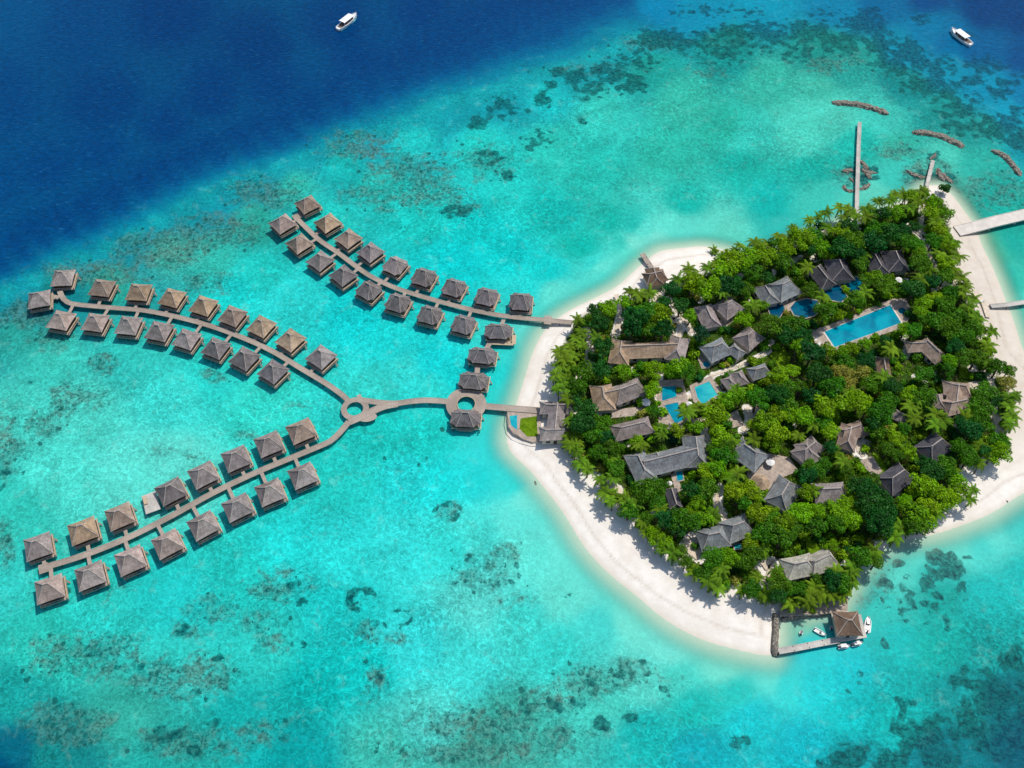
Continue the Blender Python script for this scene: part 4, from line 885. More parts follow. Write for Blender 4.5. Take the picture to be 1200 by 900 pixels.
# round hut in the courtyard
q = G(892, 563, ZG + 4); rt = thing('round_hut', 'round brown thatched hut in the white courtyard', 'hut', (q.x, q.y, ZG))
mb = MB(); n = 20
for k in range(n):
    a, b = 2 * pi * k / n, 2 * pi * (k + 1) / n; rr = [(3.3, 2.7), (2.2, 3.6), (1.0, 4.6), (.02, 5.3)]
    wtk = random.uniform(.85, 1.1)
    for (r0, z0), (r1, z1) in zip(rr[:-1], rr[1:]):
        mb.face([(r0 * math.cos(a), r0 * math.sin(a), z0), (r0 * math.cos(b), r0 * math.sin(b), z0), (r1 * math.cos(b), r1 * math.sin(b), z1), (r1 * math.cos(a), r1 * math.sin(a), z1)], [(a * 2, r0), (b * 2, r0), (b * 2, r1), (a * 2, r1)], wtk)
link('roof', mb.mesh('roof', THATCH), rt, color=ROOFCOL['tan'])
mb = MB(); mb.tube([(0, 0, 0), (0, 0, 2.8)], [2.5, 2.5], 16); link('wall', mb.mesh('wall', PLASTER), rt)
CLEAR.append([(q.x + 3.5 * math.cos(a * pi / 6), q.y + 3.5 * math.sin(a * pi / 6)) for a in range(12)])
LAND.append((892, 563, 'the round brown hut'))

# garden terrace in front of the arrival hall
pts = [(595,483),(596,500),(602,508),(612,514),(624,518.5),(634,517),(634,483)]
w_ = W2(pts, ZG); c = sum((Vector(p) for p in w_), Vector((0, 0))) / len(w_)
rt = thing('garden_terrace', 'boat-shaped walled garden terrace with lawn beside the arrival hall', 'terrace', (c.x, c.y, 0))
loc = [tuple(Vector(p) - c) for p in w_]
a = sum(loc[i][0] * loc[(i + 1) % len(loc)][1] - loc[(i + 1) % len(loc)][0] * loc[i][1] for i in range(len(loc)))
if a < 0: loc = loc[::-1]
mb = MB(); mb.prism(loc, -1.5, ZG + .25); link('platform', mb.mesh('platform', PAVE), rt)
def rel(pts, z): return [tuple((G(x, y, z) - Vector((c.x, c.y, 0)))[:2]) for x, y in pts]
def ccw(l):
    a = sum(l[i][0] * l[(i + 1) % len(l)][1] - l[(i + 1) % len(l)][0] * l[i][1] for i in range(len(l))); return l if a > 0 else l[::-1]
mb = MB(); mb.prism(ccw(rel([(610,491),(629,488),(630,512),(618,512),(609,503)], ZG)), ZG, ZG + .33); link('lawn', mb.mesh('lawn', LAWN), rt)
mb = MB(); mb.prism(ccw(rel([(597,488),(606,487),(606,504),(599,499)], ZG)), ZG, ZG + .31); link('pond', mb.mesh('pond', POOLPALE), rt)
rl = MB(); P3 = [Vector((x, y, ZG + 1.05)) for x, y in rel([(595,480),(594,491),(596,501),(602,509),(612,514.5),(624,518.5),(634,519)], ZG + 1)]
rl.tube(P3, [.14] * len(P3), 5); link('railing', rl.mesh('railing', DECK), rt)
LAND.append((640, 450, 'the west beach'))

# ------------------------------------------------------------------ harbour
def wall_thing(name, label, pts_px, hw, z0, z1, mat, rough=.35, cat='wall', seed=1):
    """rough mounded stone wall along a pixel polyline"""
    pw = [G(x, y, z1) for x, y in pts_px]; o = pw[0]; rng = random.Random(seed)
    sp_ = spline([Vector((p.x - o.x, p.y - o.y, 0)) for p in pw], .8)
    prof = [(-1.0, 0.0), (-.92, .6), (-.6, .93), (0, 1.0), (.6, .93), (.92, .6), (1.0, 0)]
    V, rows = [], []
    for i, p in enumerate(sp_):
        d = (sp_[min(i + 1, len(sp_) - 1)] - sp_[max(i - 1, 0)]).normalized(); n = Vector((-d.y, d.x, 0)); row = []
        e = min(i, len(sp_) - 1 - i); k = min(1, .55 + .25 * e)
        for u, h in prof:
            r = Vector((rng.uniform(-1, 1), rng.uniform(-1, 1), rng.uniform(-.8, .8))) * rough
            q = p + n * u * hw * k + r; q.z = z0 + (z1 - z0) * h * (k ** .5) + (r.z if h > .3 else 0)
            row.append(len(V)); V.append(tuple(q))
        rows.append(row)
    Fc = [(rows[i][j], rows[i + 1][j], rows[i + 1][j + 1], rows[i][j + 1]) for i in range(len(rows) - 1) for j in range(len(prof) - 1)]
    Fc += [tuple(rows[0]), tuple(rows[-1][::-1])]
    me = bpy.data.meshes.new(name); me.from_pydata(V, [], Fc); me.update(); me.materials.append(mat)
    return thing(name, label, cat, (o.x, o.y, 0), data=me)
wall_thing('seawall', 'thick brown stone pier closing the harbour beside the beach', [(909,717),(910,732),(909,750),(909,767)], 1.35, -2, 1.9, ROCK, .12, seed=3)
wall_thing('seawall', 'low rocky wall along the inner edge of the harbour', [(917,724),(930,721),(945,719),(958,717),(974,715)], 1.1, -1.5, 1.7, ROCK, .3, seed=4)
rt, _ = jetty('jetty', 'narrow plank walkway along the seaward edge of the harbour', [(912,763),(935,759),(960,754),(983,750)], .95, 1.7, DECKGREY, 5.0)
rt = None
pp = [(973,713),(984,714),(1009,720),(1016,747),(985,752),(980,750)]
w_ = W2(pp, 1.9); c = sum((Vector(p) for p in w_), Vector((0, 0))) / len(w_)
rt = thing('harbour_quay', 'pale plank quay carrying the brown pyramid roof at the harbour', 'quay', (c.x, c.y, 0))
mb = MB(); mb.prism(ccw([tuple(Vector(p) - c) for p in w_]), 1.55, 1.9); link('deck', mb.mesh('deck', DECKGREY), rt)
for k, p in enumerate(w_):
    q = (Vector(p) - c) * .9; link('stilt', STILTM, rt, (q.x, q.y, -.3))
house('brown pyramid roof on the harbour quay', [(993.7,726.6,998.3,726.6,4.3,3.7)], 'choc', 'the harbour quay roof', name='harbour_pavilion', zg=1.95, eave=3.0, cat='pavilion', group=None or 'thatched houses on the island', slope=.7)

# ------------------------------------------------------------------ other piers and bridges
pw = [G(1122, 269.5, 2.2), G(1150, 263, 2.4), G(1204, 250.5, 2.4), G(1330, 221, 2.4)]; o = pw[0]
rt = thing('causeway_bridge', 'wide pale concrete bridge leaving the eastern beach', 'bridge', (o.x, o.y, 0), )
sp_ = spline([Vector((p.x - o.x, p.y - o.y, 0)) for p in pw], 4)
L, R = ribbon_poly(sp_, 2.9); mb = MB(); z = 2.4
for i in range(len(sp_) - 1):
    zz = lambda k: .6 + (z - .6) * min(1, .55 + k * .12)
    za, zb = zz(i), zz(i + 1)
    mb.face([(*R[i], za), (*R[i + 1], zb), (*L[i + 1], zb), (*L[i], za)])
    mb.face([(*L[i], za - .7), (*L[i + 1], zb - .7), (*R[i + 1], zb - .7), (*R[i], za - .7)])
    mb.face([(*R[i], za - .7), (*R[i + 1], zb - .7), (*R[i + 1], zb), (*R[i], za)])
    mb.face([(*L[i + 1], zb - .7), (*L[i], za - .7), (*L[i], za), (*L[i + 1], zb)])
link('deck', mb.mesh('deck', CONCRETE), rt)
for Ed in (L, R):
    k = MB(); k.tube([Vector((p.x, p.y, zz(i) + .06)) for i, p in enumerate(Ed)], [.16] * len(Ed), 4); link('kerb', k.mesh('kerb', CONCRETE), rt)
for i in range(3, len(sp_) - 1, 3):
    q = MB(); d = sp_[i + 1] - sp_[i]; q.box((sp_[i].x, sp_[i].y, -.3), (.8, 4.4, 4.0), math.atan2(d.y, d.x)); link('pier', q.mesh('pier', CONCRETE), rt)
jetty('jetty', 'thin grey plank jetty crossing the eastern beach', [(1161,358.5),(1180,357),(1204,353.5),(1300,341)], .95, 1.9, DECKGREY, 6)
jetty('jetty', 'long straight pale jetty pointing out from the northern palms', [(1004,252),(1004.5,230),(1005.5,195),(1006.5,165),(1007.5,143)], .78, 2.0, DECKGREY, 5)
jetty('jetty', 'short pale jetty at the northern tip of the island', [(1085.5,222),(1088,210),(1091,198),(1093.5,188)], .72, 1.8, DECKGREY, 4)
jetty('jetty', 'short brown pier from the star shaped beach pavilion', [(766,317),(759,307),(752.5,297)], 1.0, 1.7, DECK, 3.5)
wall_thing('breakwater', 'long curved rock breakwater nearest the straight pale jetty', [(976,118),(992,119),(1008,121),(1024,125),(1042,131.5)], 2.1, -2, 1.3, ROCK, .34, 'breakwater', 11)['group'] = 'offshore rock breakwaters'
wall_thing('breakwater', 'curved rock breakwater between the other two breakwaters', [(1070,153),(1086,154),(1103,157.5),(1118,164),(1131,170)], 2.0, -2, 1.3, ROCK, .34, 'breakwater', 12)['group'] = 'offshore rock breakwaters'
wall_thing('breakwater', 'curved rock breakwater closest to the eastern edge', [(1163,174),(1176,180),(1186,189),(1197,204)], 1.8, -2, 1.2, ROCK, .34, 'breakwater', 13)['group'] = 'offshore rock breakwaters'
for i, (pts, hw, lab) in enumerate([([(988,200),(995,198),(1001,200)],1.5,'brown rock mound left of the straight pale jetty'),([(1008,186),(1013,192),(1018,199)],1.3,'rock ridge right of the straight pale jetty, upper one'),([(1014,203),(1022,201),(1028,202)],1.1,'greenish rocks farthest right of the straight pale jetty'),([(989,215),(991,221),(998,223),(1002,221)],1.0,'hooked rock reef left of the straight pale jetty near shore'),([(1009,221),(1015,218),(1020,214)],1.3,'rock mound right of the straight pale jetty near shore'),([(996,207),(999,210),(1001,213)],.8,'small rocks between the two mounds left of the jetty'),([(1099,196),(1102,204),(1107,210)],1.4,'dark rock ridge right of the short northern jetty'),([(1072,203),(1078,206),(1085,207)],1.2,'pale rocks left of the short northern jetty'),([(1011,196),(1017,203),(1020,208)],1.5,'broad brown rock heap touching the right side of the straight jetty'),([(1103,201),(1110,208),(1117,213)],1.3,'dark rubble farthest right of the short northern jetty'),([(1090,186),(1095,182),(1097,178)],.8,'small dark rocks off the tip of the short northern jetty'),([(1062,198),(1068,202),(1074,206)],1.0,'dark submerged rubble farthest left of the short northern jetty'),([(1178,554),(1179.3,554)],.5,'small lone dark rock high on the southeast beach'),([(1180,586),(1182,586.5)],.7,'small dark rock at the waterline of the southeast beach'),([(627,563),(628.5,566.5)],.6,'small dark rock in the shallows off the west beach')]):
    wall_thing('rock_mound', lab, pts, hw, -1.2, .7, ROCK, .35, 'rock', 20 + i)['group'] = 'rocks by the northern jetties'
exec_boats = True

# ------------------------------------------------------------------ boats
def hull_mesh(L, B, D, mat, stern=.75, sheer=.35, name='hull'):
    N, V, rows = 14, [], []
    for i in range(N + 1):
        t = i / N; x = -L / 2 + L * t
        wv = B / 2 * (stern + (1 - stern) * min(1, t / .35)) * (1 if t < .55 else max(.02, 1 - ((t - .55) / .45) ** 2.0))
        if t < .06: wv *= .9
        sh = D + sheer * (2 * t - .7) ** 2 * (1.4 if t > .5 else .5); row = []
        for y, z in ((-wv, sh), (-wv * .93, sh * .4), (-wv * .5, -.25), (0, -.45), (wv * .5, -.25), (wv * .93, sh * .4), (wv, sh), (wv * .84, sh), (wv * .8, sh - .45), (-wv * .8, sh - .45), (-wv * .84, sh)):
            row.append(len(V)); V.append((x, y, z))
        rows.append(row)
    n = 11; Fc = [(rows[i][j], rows[i + 1][j], rows[i + 1][(j + 1) % n], rows[i][(j + 1) % n]) for i in range(N) for j in range(n)]
    Fc += [tuple(rows[0]), tuple(rows[-1][::-1])]
    me = bpy.data.meshes.new(name); me.from_pydata(V, [], Fc); me.update(); me.materials.append(mat); return me
def dhoni(px0, px1, label):
    a, b = G(*px0, .8), G(*px1, .8); c = (a + b) / 2; d = b - a; L = d.length; rot = math.atan2(d.y, d.x); B = L * .29
    rt = thing('tour_boat', label, 'boat', (c.x, c.y, 0), rot, 'tour boats on the deep water')
    link('hull', hull_mesh(L, B, 1.5, WHITE, .7, .5), rt)
    mb = MB(); mb.tube([(-L * .47, 0, .25), (-L * .2, 0, .3), (L * .25, 0, .3), (L * .42, 0, .3)], [B * .37, B * .47, B * .46, B * .2], 14); me = mb.mesh('waterline_band', HULLBLUE)
    for v in me.vertices: v.co.z = .2 + (v.co.z - .3) * .3
    link('waterline_band', me, rt)
    mb = MB(); mb.box((-L * .02, 0, 1.25), (L * .78, B * .7, .12)); link('deck', mb.mesh('deck', DARKDECK), rt)
    mb = MB(); z = 3.3; NS = 6
    for i in range(NS):
        y0, y1 = -B * .42 + B * .84 * i / NS, -B * .42 + B * .84 * (i + 1) / NS
        zz = lambda y: z + .25 * (1 - (y / (B * .42)) ** 2)
        mb.face([(-L * .27, y0, zz(y0)), (L * .24, y0, zz(y0)), (L * .24, y1, zz(y1)), (-L * .27, y1, zz(y1))])
        mb.face([(-L * .27, y1, zz(y1) - .12), (L * .24, y1, zz(y1) - .12), (L * .24, y0, zz(y0) - .12), (-L * .27, y0, zz(y0) - .12)])
    for y in (-B * .42, B * .42): mb.box((-L * .015, y, z - .06), (L * .51, .06, .12))
    link('canopy', mb.mesh('canopy', WHITE), rt)
    for x in (-.25, -.08, .08, .22):
        for y in (-.36, .36):
            m = MB(); m.box((L * x, B * y, 2.25), (.09, .09, 2.1)); link('post', m.mesh('post', WHITE), rt)
    m = MB(); m.box((L * .2, 0, 2.0), (.5, B * .6, 1.4)); link('cabin', m.mesh('cabin', NAVY), rt)
    for y in (-.24, .24):
        m = MB(); m.box((-L * .03, B * y, 1.6), (L * .4, .5, .4)); link('bench', m.mesh('bench', DARKDECK), rt)
dhoni((396, 34.5), (418, 17.5), 'white canopied tour boat with aqua hull on the northwestern deep water')
dhoni((1138, 53), (1114, 35), 'white canopied tour boat with dark cockpit near the northeastern reef edge')
def speedboat(px0, px1, label, cover=False, gr='boats at the harbour'):
    a, b = G(*px0, .6), G(*px1, .6); c = (a + b) / 2; d = b - a; L = d.length; rot = math.atan2(d.y, d.x)
    rt = thing('motorboat', label, 'boat', (c.x, c.y, 0), rot, gr)
    link('hull', hull_mesh(L, max(L * .36, 1.1), .75, WHITE, .88, .2), rt)
    m = MB(); m.box((-L * .05, 0, .5), (L * .6, L * .2, .12)); link('deck', m.mesh('deck', CANVAS), rt)
    m = MB(); m.box((L * .04, 0, .95), (L * .16, L * .2, .55), 0, .8); link('windscreen', m.mesh('windscreen', GLASS), rt)
    m = MB(); m.box((L * .22, 0, .78), (L * .3, L * .2, .16), 0, .6); link('foredeck', m.mesh('foredeck', WHITE), rt)
    m = MB(); m.box((-L * .47, 0, .75), (.4, .5, .8)); link('outboard_motor', m.mesh('outboard_motor', NAVY), rt)
    if cover:
        m = MB(); m.box((-L * .08, 0, 1.7), (L * .5, L * .3, .1)); link('canopy', m.mesh('canopy', CANVAS), rt)
        for sx in (-.25, .12):
            for sy in (-.12, .12):
                q = MB(); q.box((L * sx, L * sy, 1.15), (.06, .06, 1.1)); link('post', q.mesh('post', WHITE), rt)
speedboat((954, 737), (968, 745), 'white motorboat floating inside the harbour basin')
speedboat((1016.5, 741), (1017.5, 722), 'white motorboat moored outside the quay, beside the roofed pavilion')
speedboat((982, 758.5), (996, 757), 'white covered boat moored at the outer quay, left one', True)
speedboat((998, 756), (1011, 753), 'white covered boat moored at the outer quay, right one', True)
speedboat((938.5, 743.5), (939.5, 738.5), 'tiny white dinghy floating in the harbour basin')
speedboat((974.5, 738), (973.8, 733.5), 'tiny white dinghy tied inside the quay edge')

# ------------------------------------------------------------------ parasols and loungers
def parasol(px, py, label, r=1.5, mat=CANVAS, zg=ZG):
    q = G(px, py, zg + 2.6); rt = thing('parasol', label, 'parasol', (q.x, q.y, zg), 0, 'white parasols on the island')
    m = MB(); n = 8
    for k in range(n):
        a, b = 2 * pi * k / n, 2 * pi * (k + 1) / n
        m.face([(r * math.cos(a), r * math.sin(a), 2.4), (r * math.cos(b), r * math.sin(b), 2.4), (0, 0, 3.2)], None)
    link('canopy', m.mesh('canopy', mat), rt)
    m = MB(); m.tube([(0, 0, -.2), (0, 0, 3.1)], [.05, .05], 6); link('pole', m.mesh('pole', PALEWOOD), rt)
parasol(757, 471, 'white pointed parasol at the right end of the tan and grey lounge', 1.9)
parasol(903, 541, 'large white parasol in the courtyard', 1.7)
parasol(1054, 327.5, 'white parasol below the right northern roof', 1.6)
parasol(1115.7, 314.5, 'white parasol by the trees near the concrete bridge', 1.5)
parasol(1129.5, 343.5, 'white parasol at the upper eastern beach edge', 1.3)
parasol(1111, 461, 'white parasol between the pinkish hut and the double roof', 1.2)
parasol(808, 473, 'white parasol between the fan shaped and slanted pools', 1.2)
parasol(785, 566, 'white parasol beside the small plunge pool', 1.0)
def lounger(px, py, rot, label, zg=ZG + .05):
    q = G(px, py, zg + .3); rt = thing('sun_lounger', label, 'sun lounger', (q.x, q.y, zg), rot, 'sun loungers on the sand and terraces')
    m = MB(); m.box((0, 0, .38), (1.5, .75, .14)); link('seat', m.mesh('seat', CANVAS), rt)
    m = MB(); m.box((0, 0, 0), (.75, .75, .12)); b = link('backrest', m.mesh('backrest', CANVAS), rt, (.98, 0, .58)); b.rotation_euler = (0, -.55, 0)
    for x in (-.6, .6):
        for y in (-.3, .3):
            m = MB(); m.box((x, y, .16), (.08, .08, .36)); link('leg', m.mesh('leg', PALEWOOD), rt)
for k, (x, y, r, lab) in enumerate([(1172,446,.4,'white lounger among palms on the eastern beach, upper one'),(1176,444,.4,'white lounger among palms on the eastern beach, second'),(956,398,.9,'white lounger on the lap pool terrace, upper one'),(960,403,.9,'white lounger on the lap pool terrace, lower one'),(1096,436,1.2,'white lounger in the clearing above the pinkish hut'),(1150,353,.2,'white lounger under the eastern beach trees'),(806,462,1.,'white lounger left of the fan shaped pool'),(846,462,.6,'white lounger right of the fan shaped pool')]):
    lounger(x, y, r, lab)

# ------------------------------------------------------------------ trees
def leaf_cloud(name, centers, radii, n_each, size, rng, mat, zsq=1.0, up=-.35):
    P, N, T = [], [], []
    for (c, r, n) in zip(centers, radii, n_each):
        d = rng.normal(size=(n * 2, 3)); d /= np.linalg.norm(d, axis=1)[:, None]; d = d[d[:, 2] > up][:n]
        bump = 1 + .16 * np.sin(d[:, :1] * 7 + c[0] * 9) * np.cos(d[:, 1:2] * 6 + c[1] * 7)
        p = np.array(c) + d * r * bump * rng.uniform(.72, 1.06, (len(d), 1)) * np.array([1, 1, zsq])
        nn = d + rng.normal(size=d.shape) * .45; nn[:, 2] += .25; nn /= np.linalg.norm(nn, axis=1)[:, None]
        P.append(p); N.append(nn); T.append(np.clip(rng.normal(.5, .16, len(d)) + rng.uniform(-.16, .16), 0, 1))
    P, N, T = np.concatenate(P), np.concatenate(N), np.concatenate(T); n = len(P)
    ref = rng.normal(size=(n, 3)); U = np.cross(N, ref); U /= np.linalg.norm(U, axis=1)[:, None]; W_ = np.cross(N, U)
    s = rng.uniform(size[0], size[1], (n, 1)); e = rng.uniform(.5, .8, (n, 1))
    V = np.stack([P - U * s, P - W_ * s * e - N * s * .2, P + U * s, P + W_ * s * e - N * s * .2], 1).reshape(-1, 3)
    return npmesh(name, V, np.arange(n * 4).reshape(-1, 4), mat, {'tint': ('FLOAT', np.repeat(T, 4))})
CROWNS = []
for k in range(9):
    rng = np.random.default_rng(100 + k); nl = int(rng.integers(13, 24)); cs, rs = [], []
    for i in range(nl):
        a = i * 2.4 + rng.uniform(-.5, .5); r = .72 * math.sqrt((i + .3) / nl) * rng.uniform(.85, 1.1)
        z = .62 * math.sqrt(max(0, 1 - r * r)) - .16 + rng.uniform(-.16, .1); cs.append((r * math.cos(a), r * math.sin(a), z)); rs.append(rng.uniform(.17, .36))
    CROWNS.append(leaf_cloud('crown', cs, rs, [int(2000 * r * r / .1 / nl * 1.15) for r in rs], (.045, .088), rng, LEAF))
SHRUBS = []
for k in range(4):
    rng = np.random.default_rng(200 + k); cs = [(rng.uniform(-.5, .5), rng.uniform(-.5, .5), rng.uniform(.15, .45)) for _ in range(6)]
    SHRUBS.append(leaf_cloud('foliage', cs, [.45] * 6, [80] * 6, (.11, .18), rng, LEAF))
def palm_crown(seed):
    rng = np.random.default_rng(seed); V, T = [], []
    nf = int(rng.integers(13, 16))
    for f in range(nf):
        az = f * 2.39996 + rng.uniform(-.2, .2); el = rng.uniform(.0, .75) if f % 3 else rng.uniform(.5, 1.1); L = rng.uniform(3.0, 3.9)
        ca, sa = math.cos(az), math.sin(az); n = 15; tint = np.clip(rng.normal(.5, .22), 0, 1); prev = None
        pts = []; x = z = 0.0; ang = el
        for i in range(n + 1):
            pts.append((x, z)); st = L / n; x += math.cos(ang) * st; z += math.sin(ang) * st; ang -= .105
        for i in range(1, n + 1):
            (xa, za), (xb, zb) = pts[i - 1], pts[i]; t = i / n
            ll = .68 * math.sin(min(1, t * 1.25 + .12) * pi * .92) ** .7 + .12; wd = .12
            for sgn in (-1, 1):
                tip = (xb + ll * .55, sgn * ll * .8, zb - ll * .38)
                q = [(xa, 0, za), (xb + .02, 0, zb), (tip[0] + .05, tip[1] + sgn * wd * .2, tip[2]), (tip[0] - wd, tip[1], tip[2])]
                for (u, v, w3) in q: V.append((u * ca - v * sa, u * sa + v * ca, w3)); T.append(tint)
    V = np.array(V); return npmesh('crown', V, np.arange(len(V)).reshape(-1, 4), PALMLEAF, {'tint': ('FLOAT', np.array(T))})
PALMS = [palm_crown(300 + k) for k in range(6)]
def trunk_mesh(h, r, limbs, seed):
    rng = random.Random(seed); m = MB()
    bx, by = rng.uniform(-.3, .3), rng.uniform(-.3, .3)
    m.tube([(0, 0, -.4), (bx * .4, by * .4, h * .35), (bx, by, h * .72), (bx * 1.2, by * 1.2, h)], [r * 1.25, r, r * .75, r * .4], 7)
    for k in range(limbs):
        a = 2 * pi * k / limbs + rng.uniform(-.4, .4); l = h * rng.uniform(.35, .5); z0 = h * rng.uniform(.5, .72)
        m.tube([(bx * .7, by * .7, z0), (bx + math.cos(a) * l * .5, by + math.sin(a) * l * .5, z0 + l * .3), (bx + math.cos(a) * l, by + math.sin(a) * l, z0 + l * .62)], [r * .5, r * .32, r * .1], 5)
    return m.mesh('trunk', BARK)
TRUNKS = [trunk_mesh(1.0 * 6.0, .26, 5, k) for k in range(4)]
def palm_trunk(seed):
    rng = random.Random(seed); m = MB(); bx, by = rng.uniform(-.9, .9), rng.uniform(-.9, .9); P, R_ = [], []
    for i in range(9): t = i / 8; P.append((bx * (t ** 1.6 - 1), by * (t ** 1.6 - 1), 8.0 * t - .3)); R_.append(.24 - .1 * t + (.06 if i == 0 else 0))
    m.tube(P, R_, 7); return m.mesh('trunk', BARK)
PTRUNKS = [palm_trunk(k) for k in range(4)]

